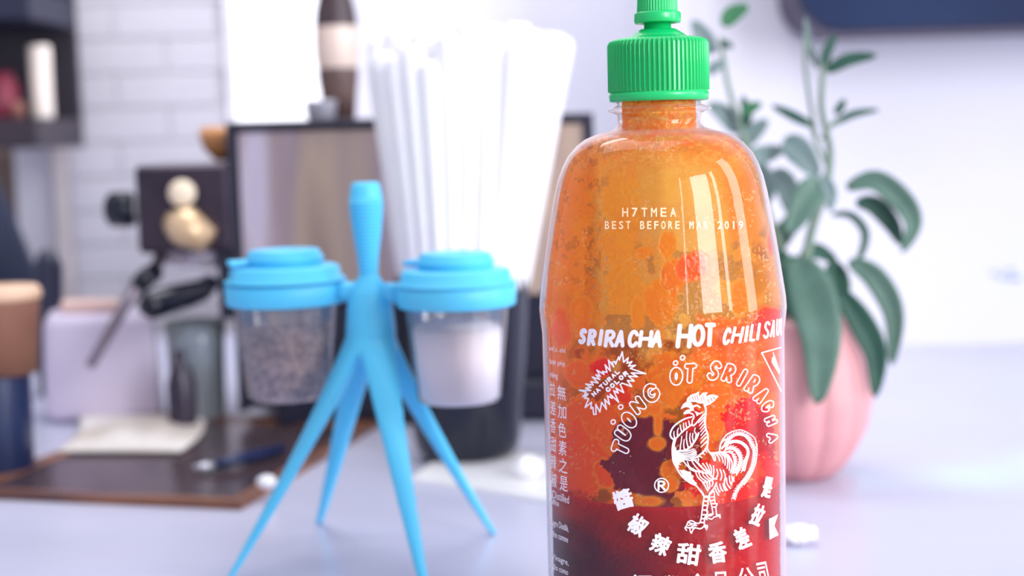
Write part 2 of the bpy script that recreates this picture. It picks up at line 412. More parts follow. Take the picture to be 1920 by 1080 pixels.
    # liquid; light from the right painted in, maroon left to red right
    lv = (Z < Z_LIQ+0.0*T)
    edge = np.where(front, qy-951+np.abs(qx-1245)*0.0, 0)
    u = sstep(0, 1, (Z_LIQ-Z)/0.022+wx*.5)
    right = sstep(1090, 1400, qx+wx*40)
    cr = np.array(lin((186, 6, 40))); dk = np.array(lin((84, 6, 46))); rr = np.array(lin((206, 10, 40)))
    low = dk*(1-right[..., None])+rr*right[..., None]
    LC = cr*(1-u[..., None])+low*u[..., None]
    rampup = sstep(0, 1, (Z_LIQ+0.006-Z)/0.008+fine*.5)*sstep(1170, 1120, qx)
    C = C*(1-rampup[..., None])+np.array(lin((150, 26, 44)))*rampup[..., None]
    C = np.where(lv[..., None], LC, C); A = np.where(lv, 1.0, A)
    # back wall: thick dark sauce low, orange above
    bk = ~front
    tb = sstep(Z_LIQ+0.046, Z_LIQ+0.034, Z+wx*0.03)*bk
    put(tb, (120, 16, 40), 0.98)
    m = sstep(0.02, .08, fbm(qx/34, qy/40, 205, 4)-.5)*bk*(1-tb); put(m, (250, 150, 58), 0.3)
    C = C*(1+(grain[..., None]*0.34+speck[..., None]*.3)*(A[..., None] > .5)*(1-lv[..., None]*.85))
    lum = C.mean(-1, keepdims=True); C = np.clip(lum+(C-lum)*1.17, 0, 4)
    C = np.where(lv[..., None], C*1.05, C*1.35); C = C/np.maximum(1, C.max(-1, keepdims=True)); A = np.clip(A, 0, 1)
    n0, n1 = P.shape[:2]
    idx = np.arange(n0*n1).reshape(n0, n1)
    a = idx[:-1, :]; b = np.roll(idx, -1, 1)[:-1, :]; c = np.roll(idx, -1, 1)[1:, :]; d = idx[1:, :]
    fs = np.stack([a, b, c, d], -1).reshape(-1, 4)
    # relief: sauce stands inward off the wall
    rel = (np.clip(A-.5, 0, 1)*0.0005+fine*0.0005*(A > .5))
    P[..., 0] -= np.sin(T)*rel; P[..., 1] += np.cos(T)*rel
    me = bpy.data.meshes.new('sauce_film')
    me.vertices.add(n0*n1); me.vertices.foreach_set('co', P.reshape(-1).astype(np.float32))
    nf = len(fs); me.loops.add(nf*4); me.loops.foreach_set('vertex_index', fs.reshape(-1).astype(np.int32))
    me.polygons.add(nf); me.polygons.foreach_set('loop_start', np.arange(0, nf*4, 4, dtype=np.int32)); me.polygons.foreach_set('loop_total', np.full(nf, 4, np.int32))
    me.update(); me.validate()
    at = me.attributes.new('pigment', 'FLOAT_COLOR', 'POINT')
    rgba = np.concatenate([np.clip(C, 0, 1), A[..., None]], -1).reshape(-1).astype(np.float32); at.data.foreach_set('color', rgba)
    return me
m = bpy.data.materials.new('sauce_smear'); m.use_nodes = True; nt = m.node_tree; nt.nodes.clear(); L = nt.links.new
out = nt.nodes.new('ShaderNodeOutputMaterial'); at = nt.nodes.new('ShaderNodeAttribute'); at.attribute_name = 'pigment'
tr = nt.nodes.new('ShaderNodeBsdfTransparent'); tr.inputs[0].default_value = (1.0, 0.77, 0.34, 1)
df = nt.nodes.new('ShaderNodeBsdfDiffuse'); tl = nt.nodes.new('ShaderNodeBsdfTranslucent'); mx = nt.nodes.new('ShaderNodeMixShader'); mx.inputs[0].default_value = 0.42
mm = nt.nodes.new('ShaderNodeMixShader'); L(at.outputs['Color'], df.inputs[0]); L(at.outputs['Color'], tl.inputs[0])
L(df.outputs[0], mx.inputs[1]); L(tl.outputs[0], mx.inputs[2]); L(at.outputs['Alpha'], mm.inputs[0]); L(tr.outputs[0], mm.inputs[1]); gw = nt.nodes.new('ShaderNodeBsdfGlossy'); gw.inputs['Roughness'].default_value = .16; mg = nt.nodes.new('ShaderNodeMixShader'); mg.inputs[0].default_value = .02
L(mx.outputs[0], mg.inputs[1]); L(gw.outputs[0], mg.inputs[2]); L(mg.outputs[0], mm.inputs[2]); L(mm.outputs[0], out.inputs[0])
M_film = m
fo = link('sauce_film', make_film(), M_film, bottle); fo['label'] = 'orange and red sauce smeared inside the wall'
# liquid sauce
M_sauce = mat('dark_chili_sauce', (140, 6, 36), 0.35, c2=(100, 4, 30), scale=60)
rs = 0.0415-FILM_OFF-0.0009
lathe('sauce_fill', [(0.0, 0.003), (rs-.004, 0.003), (rs, 0.008), (rs, Z_LIQ-0.0008), (rs-.0012, Z_LIQ-0.0004), (0.0, Z_LIQ-0.0012)], BX, BY, M_sauce, bottle, 96)

# little air bubbles clinging to the inside of the wall
bm = bmesh.new(); rb = random.Random(4)
for k in range(190):
    px, py = (rb.gauss(1130, 34), rb.uniform(440, 640)) if k < 90 else ((rb.gauss(1385, 12), rb.uniform(740, 830)) if k < 120 else (rb.uniform(1050, 1440), rb.uniform(430, 940)))
    px = min(1440, max(1050, px)); P_ = hit(px, py, -0.0012); r_ = rb.uniform(.00012, .00034)
    bmesh.ops.create_icosphere(bm, subdivisions=2, radius=r_, matrix=Matrix.Translation(Vector(P_)))
me = bpy.data.meshes.new('air_bubbles'); bm.to_mesh(me); bm.free()
o = link('air_bubbles', me, clear_mat('bubble_skin', (1, .86, .6), .03, 2.2, .25, white=(1, .8, .5)), bottle); o['kind'] = 'stuff'

# cap
M_green = mat('green_cap_plastic', (20, 200, 112), 0.27, c2=(16, 190, 106), scale=30, spec=0.6, sss=0.1)
zc = lambda y: zb_(y, 1236)
cyl = 0.0; CBX = BX+0.0
def ribf(n, sharp=3):
    return lambda a: max(0.0, math.cos(a*n))**sharp
r1 = 88.5*KS
cap = lathe('cap', [(0.0142, zc(186)), (r1*0.95, zc(190)), (r1+0.0003, zc(189)), (r1+0.0005, zc(178)), (r1+0.0003, zc(173.5)), (r1-0.0003, zc(172.5)), (r1-0.0003, zc(171), .0010), (r1-0.0003, zc(84), .0010),
     (r1-.0007, zc(77), .0007), (r1-0.0022, zc(72.5), .0001), (r1-0.005, zc(70)), (54*KS, zc(69.5)), (51*KS, zc(67)), (38*KS, zc(58)), (33*KS, zc(55)), (25*KS, zc(55)), (24*KS, zc(38)), (24*KS, zc(34))],
     CBX, BY, M_green, bottle, 66*10, ribf(66))
zr = zc
lathe('nozzle', [(22*KS, zr(36)), (34*KS, zr(43)), (41*KS, zr(43.5)), (42.5*KS, zr(41)), (42.5*KS, zr(27)), (41*KS, zr(23.5)), (36.5*KS, zr(22.5)), (35.5*KS, zr(21), .0003), (33*KS, zr(-30), .0003), (22*KS, zr(-75), .0002), (14*KS, zr(-110)), (12*KS, zr(-116)), (0, zr(-117))],
      CBX, BY, M_green, cap, 44*8, ribf(44, 2))

# ------------------------------------------------------------------ printing on the bottle
class Canvas:
    """signed field over a window of the label, turned into a mesh wrapped on the bottle"""
    def __init__(s, x0, y0, x1, y1, h=0.5):
        s.x0, s.y0, s.h = x0, y0, h
        s.nx = int((x1-x0)/h)+1; s.ny = int((y1-y0)/h)+1
        s.X, s.Y = np.meshgrid(x0+np.arange(s.nx)*h, y0+np.arange(s.ny)*h); s.F = np.full(s.X.shape, -5.0)
    def win(s, ax, ay, bx, by, pad):
        i0 = max(0, int((min(ax, bx)-pad-s.x0)/s.h)); i1 = min(s.nx, int((max(ax, bx)+pad-s.x0)/s.h)+2)
        j0 = max(0, int((min(ay, by)-pad-s.y0)/s.h)); j1 = min(s.ny, int((max(ay, by)+pad-s.y0)/s.h)+2)
        return slice(j0, max(j0, j1)), slice(i0, max(i0, i1))
    def seg(s, G, a, b, ra, rb, pad=2.0, mode='max', off=0):
        W = s.win(a[0], a[1], b[0], b[1], max(ra, rb)+pad)
        X = s.X[W]; Y = s.Y[W]
        if X.size == 0: return
        dx, dy = b[0]-a[0], b[1]-a[1]; l2 = dx*dx+dy*dy+1e-9
        t = np.clip(((X-a[0])*dx+(Y-a[1])*dy)/l2, 0, 1)
        d = np.hypot(X-a[0]-t*dx, Y-a[1]-t*dy); r = ra+(rb-ra)*t
        G[W] = np.maximum(G[W], r-d) if mode == 'max' else np.minimum(G[W], d-r)
    def stroke(s, pts, r, r2=None, smooth=True, mode='max', n=6, G=None):
        G = s.F if G is None else G
        if smooth and len(pts) > 2: pts = spline(pts, n)
        N = len(pts)-1
        for i in range(N):
            ra = r if r2 is None else r+(r2-r)*i/N; rb = r if r2 is None else r+(r2-r)*(i+1)/N
            s.seg(G, pts[i], pts[i+1], ra, rb, mode=mode)
    def carve(s, pts, r, r2=None): s.stroke(pts, r, r2, mode='min')
    def polys(s, loops, grow=0.0):
        xs = [p[0] for l in loops for p in l]; ys = [p[1] for l in loops for p in l]
        W = s.win(min(xs), min(ys), max(xs), max(ys), grow+2); X = s.X[W]; Y = s.Y[W]
        if X.size == 0: return
        D = np.full(X.shape, 1e3); ins = np.zeros(X.shape, bool)
        for l in loops:
            for i in range(len(l)):
                a = l[i]; b = l[(i+1) % len(l)]
                dx, dy = b[0]-a[0], b[1]-a[1]; l2 = dx*dx+dy*dy+1e-9
                t = np.clip(((X-a[0])*dx+(Y-a[1])*dy)/l2, 0, 1)
                D = np.minimum(D, np.hypot(X-a[0]-t*dx, Y-a[1]-t*dy))
                c = ((a[1] > Y) != (b[1] > Y))
                ins ^= c & (X < (b[0]-a[0])*(Y-a[1])/((b[1]-a[1]) if abs(b[1]-a[1]) > 1e-9 else 1e-9)+a[0])
        s.F[W] = np.maximum(s.F[W], np.where(ins, D, -D)+grow)
    def fill(s, pts, grow=0.0): s.polys([pts], grow)
    def ring(s, strokes, ro, ri):
        G = np.full(s.X.shape, -50.0)
        for p in strokes: 
            for i in range(len(p)-1): s.seg(G, p[i], p[i+1], 0, 0, pad=ro+2)
        D = -G
        s.F = np.maximum(s.F, np.minimum(ro-D, D-ri))
    def build(s, name, m, parent, off=0.00012, surf=None):
        F = s.F; h = s.h; idx = np.arange(F.size).reshape(F.shape)
        V = np.stack([s.X.ravel(), s.Y.ravel()], -1); Fv = F.ravel()
        a = idx[:-1, :-1].ravel(); b = idx[:-1, 1:].ravel(); c = idx[1:, 1:].ravel(); d = idx[1:, :-1].ravel()
        full = (Fv[a] > 0) & (Fv[b] > 0) & (Fv[c] > 0) & (Fv[d] > 0)
        quads = np.stack([a[full], b[full], c[full], d[full]], -1)
        T = np.concatenate([np.stack([a, b, c], -1)[~full], np.stack([a, c, d], -1)[~full]])
        fin = Fv[T] > 0; k = fin.sum(1)
        T = T[(k > 0)]; fin = fin[k > 0]; k = k[k > 0]
        verts = [V]; faces = [tuple(q) for q in quads]; base = len(V)
        def inter(p, q):
            t = Fv[p]/(Fv[p]-Fv[q]+1e-12); return V[p]+(V[q]-V[p])*t[:, None]
        for rot in range(3):
            T2 = np.roll(T, -rot, 1); f2 = np.roll(fin, -rot, 1)
            s1 = (k == 1) & f2[:, 0]
            if s1.any():
                t = T2[s1]; i1 = inter(t[:, 0], t[:, 1]); i2 = inter(t[:, 0], t[:, 2]); n = len(t)
                verts += [i1, i2]; faces += [(int(t[j, 0]), base+j, base+n+j) for j in range(n)]; base += 2*n
            s2 = (k == 2) & ~f2[:, 0]
            if s2.any():
                t = T2[s2]; i1 = inter(t[:, 1], t[:, 0]); i2 = inter(t[:, 2], t[:, 0]); n = len(t)
                verts += [i1, i2]; faces += [(base+j, int(t[j, 1]), int(t[j, 2]), base+n+j) for j in range(n)]; base += 2*n
            if rot == 0:
                s3 = k == 3
                faces += [tuple(int(v) for v in t) for t in T[s3]]
        V = np.concatenate(verts)
        used = np.zeros(len(V), bool)
        fl = np.fromiter((v for f in faces for v in f), int); used[fl] = True
        rem = np.cumsum(used)-1
        P = hit(V[used][:, 0], V[used][:, 1], off)
        faces = [tuple(int(rem[v]) for v in f) for f in faces]
        me = bpy.data.meshes.new(name); me.from_pydata(P.tolist(), [], faces); me.update()
        return link(name, me, m, parent, False)
M_ink = mat('white_screen_ink', (246, 240, 250), 0.55, c2=(243, 237, 249), scale=50)
M_faint = mat('pale_stamped_ink', (255, 232, 196), 0.5, c2=(255, 214, 166), scale=800, detail=1)
def arc(cx, cy, rx, ry, a0, a1, n=14):
    return [(cx+rx*math.cos(math.radians(a0+(a1-a0)*i/n)), cy+ry*math.sin(math.radians(a0+(a1-a0)*i/n))) for i in range(n+1)]
GL = {
 'S': [spline([(.95, .14), (.6, 0), (.2, .05), (.04, .26), (.3, .45), (.72, .58), (.93, .78), (.7, .97), (.3, 1), (.0, .88)], 4)],
 'R': [[(0, 1), (0, 0)], spline([(0, 0), (.6, 0), (.95, .16), (.88, .4), (.5, .5), (0, .53)], 4), [(.4, .52), (1, 1)]],
 'I': [[(.5, 0), (.5, 1)]],
 'A': [[(0, 1), (.5, 0), (1, 1)], [(.22, .65), (.78, .65)]],
 'C': [spline([(.95, .2), (.62, 0), (.25, .07), (.02, .4), (.05, .75), (.35, 1), (.7, .97), (1, .8)], 4)],
 'H': [[(0, 0), (0, 1)], [(1, 0), (1, 1)], [(0, .5), (1, .5)]],
 'O': [arc(.5, .5, .5, .5, 0, 360, 24)],
 'T': [[(0, 0), (1, 0)], [(.5, 0), (.5, 1)]],
 'L': [[(0, 0), (0, 1), (.9, 1)]],
 'U': [spline([(0, 0), (0, .65), (.18, .95), (.5, 1), (.82, .95), (1, .65), (1, 0)], 4)],
 'N': [[(0, 1), (0, 0), (1, 1), (1, 0)]],
 'G': [spline([(.95, .2), (.6, 0), (.2, .1), (.0, .5), (.2, .9), (.6, 1), (.98, .8), (1, .52)], 4), [(1, .52), (.6, .52)]],
 'E': [[(.95, 0), (0, 0), (0, 1), (.95, 1)], [(0, .5), (.8, .5)]]}
def glyph(ch, x0, y0, x1, y1, r, slant=0.0):
    """letter strokes fitted in a box; slant = px shift of top to the right"""
    out = []
    for s_ in GL[ch]:
        q = []
        for u, v in s_:
            if ch == 'I': u = .5
            xa_, xb_ = x0+r, x1-r-slant
            q.append((xa_+(xb_-xa_)*u+slant*(1-v), y0+r+(y1-y0-2*r)*v))
        out.append(q)
    return out
# line of lettering across the top
cv = Canvas(1080, 590, 1478, 665)
def c4(b): return (1060+b[0]/8.31, 590+b[1]/8.31, 1060+b[2]/8.31, 590+b[3]/8.31)
for ch, b in zip('SRIRACHA', [(200, 215, 345, 458), (335, 225, 495, 485), (498, 228, 604, 485), (600, 238, 790, 508), (762, 240, 948, 508), (962, 240, 1155, 512), (1132, 243, 1370, 508), (1325, 245, 1530, 512)]):
    q = c4(b)
    for s_ in glyph(ch, *q, 3.1, 3.6): cv.stroke(s_, 3.6, smooth=False)
def c3(b): return (1230+b[0]/4.154, 580+b[1]/4.154, 1230+b[2]/4.154, 580+b[3]/4.154)
for ch, b, r, sl in [('H', (152, 112, 292, 305), 4.2, 4), ('O', (272, 115, 388, 292), 4.0, 2), ('T', (372, 104, 468, 292), 4.2, 2),
                     ('C', (512, 142, 596, 278), 2.7, 6), ('H', (580, 133, 690, 266), 2.7, 6), ('I', (672, 124, 738, 258), 2.8, 4), ('L', (724, 114, 792, 250), 2.5, 4), ('I', (776, 104, 822, 242), 2.7, 4),
                     ('S', (832, 92, 896, 228), 2.1, 3.5), ('A', (886, 82, 938, 218), 1.9, 3), ('U', (932, 74, 968, 206), 1.5, 1.5), ('C', (966, 68, 984, 200), 1.2, 1)]:
    for s_ in glyph(ch, *c3(b), r, sl): cv.stroke(s_, r, smooth=False)
cv.build('lettering', M_ink, bottle)
# outlined arc of letters
cv = Canvas(1138, 655, 1468, 868)
def oblique(ch, cx, cy, w, h, ang, shear=0.0):
    """letter skeleton centred at cx, cy, turned by ang degrees clockwise"""
    a = math.radians(ang); out = []
    for s_ in GL[ch]:
        q = []
        for u, v in s_:
            x = (u-.5)*w+(0.5-v)*shear*h; y = (v-.5)*h
            q.append((cx+x*math.cos(a)-y*math.sin(a), cy+x*math.sin(a)+y*math.cos(a)))
        out.append(q)
    return out
def horn(cx, cy, ang, dx, dy):
    a = math.radians(ang); return (cx+dx*math.cos(a)-dy*math.sin(a), cy+dx*math.sin(a)+dy*math.cos(a))
for ch, cx, cy, ww, hh, an, ro in [('T', 1163.5, 840, 13, 23, -71, 6.2), ('U', 1168.5, 813, 11, 21, -60, 6.2), ('O', 1179.5, 787.5, 12, 22, -52, 6.6), ('N', 1196, 760, 15, 19, -43, 5.6), ('G', 1221, 737, 21, 26, -32, 5.4),
                               ('O', 1268, 705.5, 14, 23, -10, 6.2), ('T', 1294, 700, 13, 27, -3, 5.8),
                               ('S', 1340, 695, 12, 28, 12, 5.6), ('R', 1367, 699.5, 11, 26, 16, 5.6), ('I', 1391.5, 708, 1, 26, 22, 5.4), ('R', 1411, 720, 9, 27, 28, 5.3), ('A', 1428, 741.5, 9, 24, 38, 5.2),
                               ('C', 1439.5, 761.5, 8, 18, 42, 5.0), ('H', 1445.5, 789, 9, 14, 60, 4.6), ('A', 1449, 820.5, 12, 12, 70, 4.6)]:
    cv.ring(oblique(ch, cx, cy, ww, hh, an, 0.12), ro, ro-2.3)
for cx, cy, an in ((1168.5, 813, -60), (1179.5, 787.5, -52)):
    pass
for (x, y) in ((1149.5, 791.5), (1163.5, 763.5), (1266.5, 681), (1279.5, 671)):
    cv.ring([[(x, y), (x+.6, y-.6)]], 5.0, 2.6)
cv.build('arched_lettering', M_ink, bottle)
# starburst
cv = Canvas(1080, 652, 1216, 782)
SB = [(670, 75), (690, 225), (755, 160), (738, 240), (810, 215), (760, 280), (862, 270), (785, 315), (1005, 390), (800, 380), (890, 435), (760, 425), (842, 498), (745, 490), (806, 576), (668, 528), (640, 548), (690, 665), (580, 600), (612, 672), (546, 637),
      (617, 802), (495, 688), (522, 748), (455, 712), (485, 835), (414, 762), (440, 905), (372, 806), (345, 945), (287, 835), (290, 978), (256, 980), (244, 880), (215, 895), (224, 805), (132, 880), (182, 752), (122, 745), (176, 684), (98, 722), (150, 662), (46, 630), (214, 634), (140, 600),
      (222, 590), (140, 540), (250, 556), (214, 505), (320, 524), (236, 438), (345, 474), (288, 405), (352, 430), (302, 340), (408, 402), (382, 358), (450, 372), (420, 262), (496, 352), (470, 195), (545, 292), (520, 228), (560, 214), (574, 252), (618, 146), (628, 192), (670, 75)]
SB = [(1080+a/7.717, 650+b/7.717) for a, b in SB]
cv.stroke(SB, 1.35, smooth=False)
def slant_text(txt, x0, y0, x1, y1, h, r, gap=0.28):
    L_ = math.hypot(x1-x0, y1-y0); an = math.degrees(math.atan2(y1-y0, x1-x0)); n = len(txt); cw = L_/(n)
    for i, ch in enumerate(txt):
        cx = x0+(x1-x0)*(i+.5)/n; cy = y0+(y1-y0)*(i+.5)/n
        for s_ in oblique(ch, cx, cy, cw*(1-gap)-2*r*.6, h-2*r, an, 0.0): cv.stroke(s_, r, smooth=False)
slant_text('NATURAL', 1110, 742, 1161, 694, 9.2, 1.35)
slant_text('COLOR', 1136, 734, 1177, 697, 9.6, 1.5)
cv.build('starburst_emblem', M_ink, bottle)
# rooster
cv = Canvas(1250, 730, 1428, 1006, 0.5)
def A_(*p): return [(1240+x/9, 720+y/9) for x, y in p]
def B_(*p): return [(1240+x/9, 820+y/9) for x, y in p]
def C_(*p): return [(1260+x/10.667, 920+y/10.667) for x, y in p]
cv.fill(A_((430, 290), (440, 240), (500, 185), (590, 155), (637, 128), (632, 200), (655, 215), (690, 325), (600, 300), (500, 298)), .3)
for p in (((478, 240), (492, 265)), ((520, 215), (548, 275)), ((560, 205), (588, 275)), ((597, 195), (628, 275))): cv.carve(A_(*p), .75, .5)
cv.fill(A_((650, 200), (700, 150), (780, 143), (752, 195), (770, 220), (760, 330), (700, 330), (680, 300)), .3)
cv.carve(A_((700, 200), (735, 300)), .6, .4); cv.carve(A_((668, 230), (700, 310)), .6, .4)
cv.fill(A_((760, 212), (800, 190), (870, 178), (962, 205), (900, 280), (820, 342), (750, 367), (715, 330), (740, 260)), .3)
for p in (((785, 262), (808, 318)), ((832, 240), (862, 292)), ((880, 224), (910, 258))): cv.carve(A_(*p), .9, .6)
cv.fill(A_((440, 292), (370, 340), (328, 425), (370, 402), (420, 385), (468, 395), (500, 432), (552, 450), (535, 380), (512, 330), (480, 300)), .3)
cv.stroke(A_((480, 300), (560, 285), (620, 312), (680, 322)), 1.1)
cv.stroke(A_((548, 378), (600, 362), (650, 392)), 1.7, 1.4)
cv.stroke(A_((540, 440), (500, 440), (440, 445), (395, 480), (388, 500), (470, 488), (530, 512), (552, 560), (522, 620), (518, 690)), 1.2)
cv.fill(A_((388, 500), (395, 462), (450, 432), (530, 450), (470, 475), (430, 494)))
cv.fill(A_((562, 458), (640, 492), (718, 465), (655, 505), (620, 522), (600, 542), (588, 500)), .3)
cv.stroke(A_((725, 350), (752, 430), (745, 550), (738, 650), (752, 750), (782, 850), (788, 950), (775, 1080)), 1.7, 1.4)
cv.stroke(A_((725, 505), (650, 590), (590, 660), (545, 700), (510, 690)), 1.3)
for a, b in (((725, 560), (628, 655)), ((732, 600), (642, 702)), ((735, 660), (652, 758)), ((740, 715), (660, 810)), ((755, 760), (665, 868)), ((768, 820), (668, 925)), ((780, 880), (665, 1000)), ((784, 950), (672, 1065))):
    cv.stroke(A_(a, b), 1.25, .7)
cv.stroke(A_((520, 555), (400, 588), (290, 650), (200, 730), (153, 830), (165, 900), (215, 938)), 1.25, 1.6)
cv.stroke(A_((215, 938), (275, 890), (350, 812), (450, 732), (512, 690)), 1.3)
for p in (((215, 800), (212, 850), (225, 915)), ((288, 745), (272, 800), (275, 885)), ((320, 690), (325, 740), (345, 800)), ((378, 660), (375, 710), (385, 775)), ((412, 650), (420, 700), (430, 740)), ((462, 620), (470, 660), (480, 700))):
    cv.stroke(A_(*p), .8, 1.3)
cv.stroke(A_((235, 930), (215, 1000), (200, 1080)), 2.4)
for p in (((345, 880), (338, 960), (320, 1060), (322, 1120), (335, 1130)), ((385, 940), (378, 1040), (395, 1130)), ((432, 800), (425, 900), (435, 1000), (460, 1090)), ((490, 830), (480, 920), (500, 1010), (520, 1050)), ((572, 740), (560, 800), (590, 850), (575, 930)), ((535, 830), (525, 900), (545, 970))):
    cv.stroke(A_(*p), .8, 1.35)
cv.stroke(A_((630, 830), (580, 940), (490, 1060), (400, 1120), (290, 1130)), 1.6, 1.8)
cv.stroke(B_((225, 20), (195, 130), (187, 250), (203, 400), (252, 500), (320, 620), (400, 705), (500, 775), (590, 818), (640, 880), (700, 960), (725, 1010)), 1.7, 1.3)
cv.fill(B_((190, 110), (240, 160), (265, 240), (330, 260), (350, 340), (400, 420), (360, 410), (300, 430), (335, 470), (285, 455), (302, 520), (250, 500), (200, 400)))
for p in (((260, 235), (430, 232), (548, 195)), ((300, 275), (450, 262), (575, 215)), ((320, 300), (470, 292), (590, 240)), ((340, 325), (480, 320), (590, 262)), ((360, 350), (490, 348), (595, 290)), ((500, 372), (560, 355), (610, 318))):
    cv.stroke(B_(*p), 1.2, 1.0)
cv.stroke(B_((790, 0), (778, 130), (720, 230), (620, 320), (520, 370)), 1.5)
for a, b in (((745, 0), (664, 98)), ((772, 70), (668, 165))): cv.stroke(B_(a, b), 1.2, .7)
cv.stroke(B_((360, 375), (430, 380), (510, 390), (600, 380)), 1.1)
cv.stroke(B_((620, 340), (630, 390), (600, 420)), 1.0)
cv.stroke(B_((768, 195), (820, 262), (860, 310), (893, 390)), 1.3)
for p in (((735, 215), (772, 258)), ((690, 265), (735, 292)), ((640, 315), (690, 345))): cv.stroke(B_(*p), 1.3, .7)
for p in (((350, 380), (430, 470), (500, 545), (575, 575)), ((440, 410), (480, 500), (590, 565)), ((510, 390), (560, 470), (640, 560), (700, 575)), ((560, 385), (640, 470), (735, 565)), ((610, 415), (680, 500), (790, 600)), ((700, 440), (755, 520), (812, 612)),
          ((762, 435), (800, 520), (822, 600)), ((818, 460), (848, 540), (838, 640)), ((878, 480), (888, 570), (872, 670)), ((935, 540), (955, 620), (920, 705)), ((992, 540), (1022, 640), (1000, 720)), ((1048, 555), (1080, 650), (1062, 745))):
    cv.stroke(B_(*p), 1.05, 1.15)
cv.stroke(B_((570, 570), (650, 580), (720, 600), (800, 612), (885, 695)), 1.4)
for p in (((582, 590), (620, 680), (705, 755)), ((632, 600), (672, 680), (760, 742)), ((690, 602), (730, 670), (812, 730)), ((745, 610), (800, 680), (862, 712)), ((800, 620), (850, 665), (895, 700))): cv.stroke(B_(*p), 1.0, 1.1)
cv.stroke(B_((700, 765), (800, 745), (895, 700), (935, 705)), 1.2)
for p in (((705, 770), (745, 830), (780, 905)), ((765, 770), (785, 830), (795, 890)), ((812, 755), (820, 810), (815, 865)), ((862, 735), (870, 780), (850, 830))): cv.stroke(B_(*p), 1.5, .9)
cv.stroke(B_((930, 770), (885, 865), (820, 940), (795, 1005), (725, 1008)), 1.3)
cv.fill(B_((308, 548), (345, 560), (372, 548), (450, 580), (495, 580), (505, 640), (545, 650), (528, 700), (602, 790), (500, 765), (400, 700)), .2)
cv.carve(B_((400, 660), (470, 720), (540, 765)), .35)
for p in (((1100, 690), (1115, 790), (1165, 860)), ((1080, 700), (1065, 800), (1115, 892)), ((1040, 785), (1060, 860), (1085, 895)), ((985, 790), (1010, 870), (1040, 905)), ((925, 790), (960, 880), (985, 925)), ((900, 840), (930, 910), (965, 975)), ((1150, 650), (1155, 740), (1180, 795)), ((1188, 645), (1198, 740), (1190, 765)), ((1218, 675), (1226, 742))):
    cv.stroke(B_(*p), 1.0, 1.3)
cv.stroke(B_((840, 262), (920, 262), (1000, 250), (1090, 262)), 1.5)
for p in (((855, 270), (905, 320), (915, 395)), ((915, 270), (965, 330), (985, 400)), ((965, 270), (1025, 340), (1045, 430)), ((1020, 275), (1075, 350), (1075, 470)), ((1060, 280), (1120, 370), (1110, 525)), ((1090, 290), (1150, 400), (1145, 560)), ((1120, 290), (1195, 430), (1165, 600))):
    cv.stroke(B_(*p), 1.5, .9)
def plume(spine, lout, lin_, step=3.6, r=1.1, rb=.95, sl=.9):
    sp = spline(spine, 14); cv.stroke(sp, r, smooth=False)
    acc = 0
    for i in range(1, len(sp)-1):
        acc += float(np.hypot(*(sp[i]-sp[i-1])))
        if acc >= step:
            acc = 0; t_ = sp[i+1]-sp[i-1]; t_ = t_/np.hypot(*t_); n_ = np.array([t_[1], -t_[0]])
            for l_, s_ in ((lout, 1), (lin_, -1)):
                if l_: cv.stroke([sp[i], sp[i]+t_*l_*sl*.45+n_*s_*l_*.5, sp[i]+t_*l_*sl+n_*s_*l_*.8], rb, .55)
cv.stroke(A_((995, 1070), (1010, 990), (1090, 870), (1200, 800)), 1.2)
cv.stroke(B_((985, 240), (995, 130), (1060, 50), (1160, 10)), 1.1)
plume(A_((1070, 1010), (1130, 930), (1250, 845), (1380, 845), (1480, 920), (1540, 1040))+B_((1572, 220), (1572, 330), (1545, 470), (1475, 630), (1370, 770), (1275, 890), (1222, 1030)), 5.0, 5.0, 4.0, 1.5, 1.1)
cv.stroke(A_((1200, 800), (1340, 775), (1480, 835), (1580, 925), (1612, 1060))+B_((1618, 250), (1590, 450), (1510, 640), (1400, 800)), .85)
plume(B_((1020, 190), (1090, 110), (1200, 60), (1330, 70), (1440, 150), (1475, 260), (1440, 400), (1400, 560)), 0, 6.5, 3.4, 1.6, 1.0, 1.3)
plume(B_((1060, 240), (1120, 180), (1220, 180), (1310, 260), (1345, 360), (1330, 480), (1260, 600)), 4.5, 7, 3.6, 1.4, .9, 1.2)
plume(B_((1100, 250), (1180, 250), (1240, 340), (1250, 450), (1200, 600)), 4.0, 5.0, 3.8, 1.2, .8, 1.2)
# legs and feet
cv.stroke(C_((580, 0), (640, 110), (612, 330), (565, 625), (480, 645), (400, 603), (325, 625), (292, 705), (262, 745), (292, 795)), 1.15, n=5)
cv.stroke(C_((640, 112), (740, 112)), 1.2)
cv.stroke(C_((830, 10), (740, 112), (715, 300), (690, 400), (715, 425), (700, 460), (665, 520), (645, 640), (660, 690), (710, 705), (690, 780)), 1.15, n=5)
for a, b in (((630, 205), (725, 215)), ((622, 290), (712, 298)), ((610, 385), (700, 392)), ((595, 480), (680, 485)), ((582, 560), (660, 562)), ((565, 635), (645, 640))): cv.stroke(C_(a, b), 1.3)
cv.stroke(C_((745, 130), (790, 290), (822, 460), (730, 478)), 1.0, smooth=False)
cv.stroke(C_((845, 20), (850, 150), (865, 262), (905, 262), (875, 340), (892, 485), (960, 482), (962, 545)), 1.1, smooth=False)
for a, b in (((765, 130), (845, 122)), ((780, 200), (850, 185)), ((790, 262), (858, 262)), ((805, 330), (880, 325))): cv.stroke(C_(a, b), 1.1)
cv.stroke(C_((820, 470), (780, 495), (720, 505), (688, 540), (700, 578)), 1.3); cv.stroke(C_((890, 520), (840, 530), (790, 572), (725, 545)), 1.0)
cv.stroke(C_((900, 500), (955, 510)), 1.5); cv.stroke(C_((715, 425), (690, 500)), 1.0)
cv.stroke(C_((655, 700), (570, 762), (465, 745), (410, 800), (392, 850)), 1.2); cv.stroke(C_((355, 760), (370, 830), (395, 850)), 1.0)
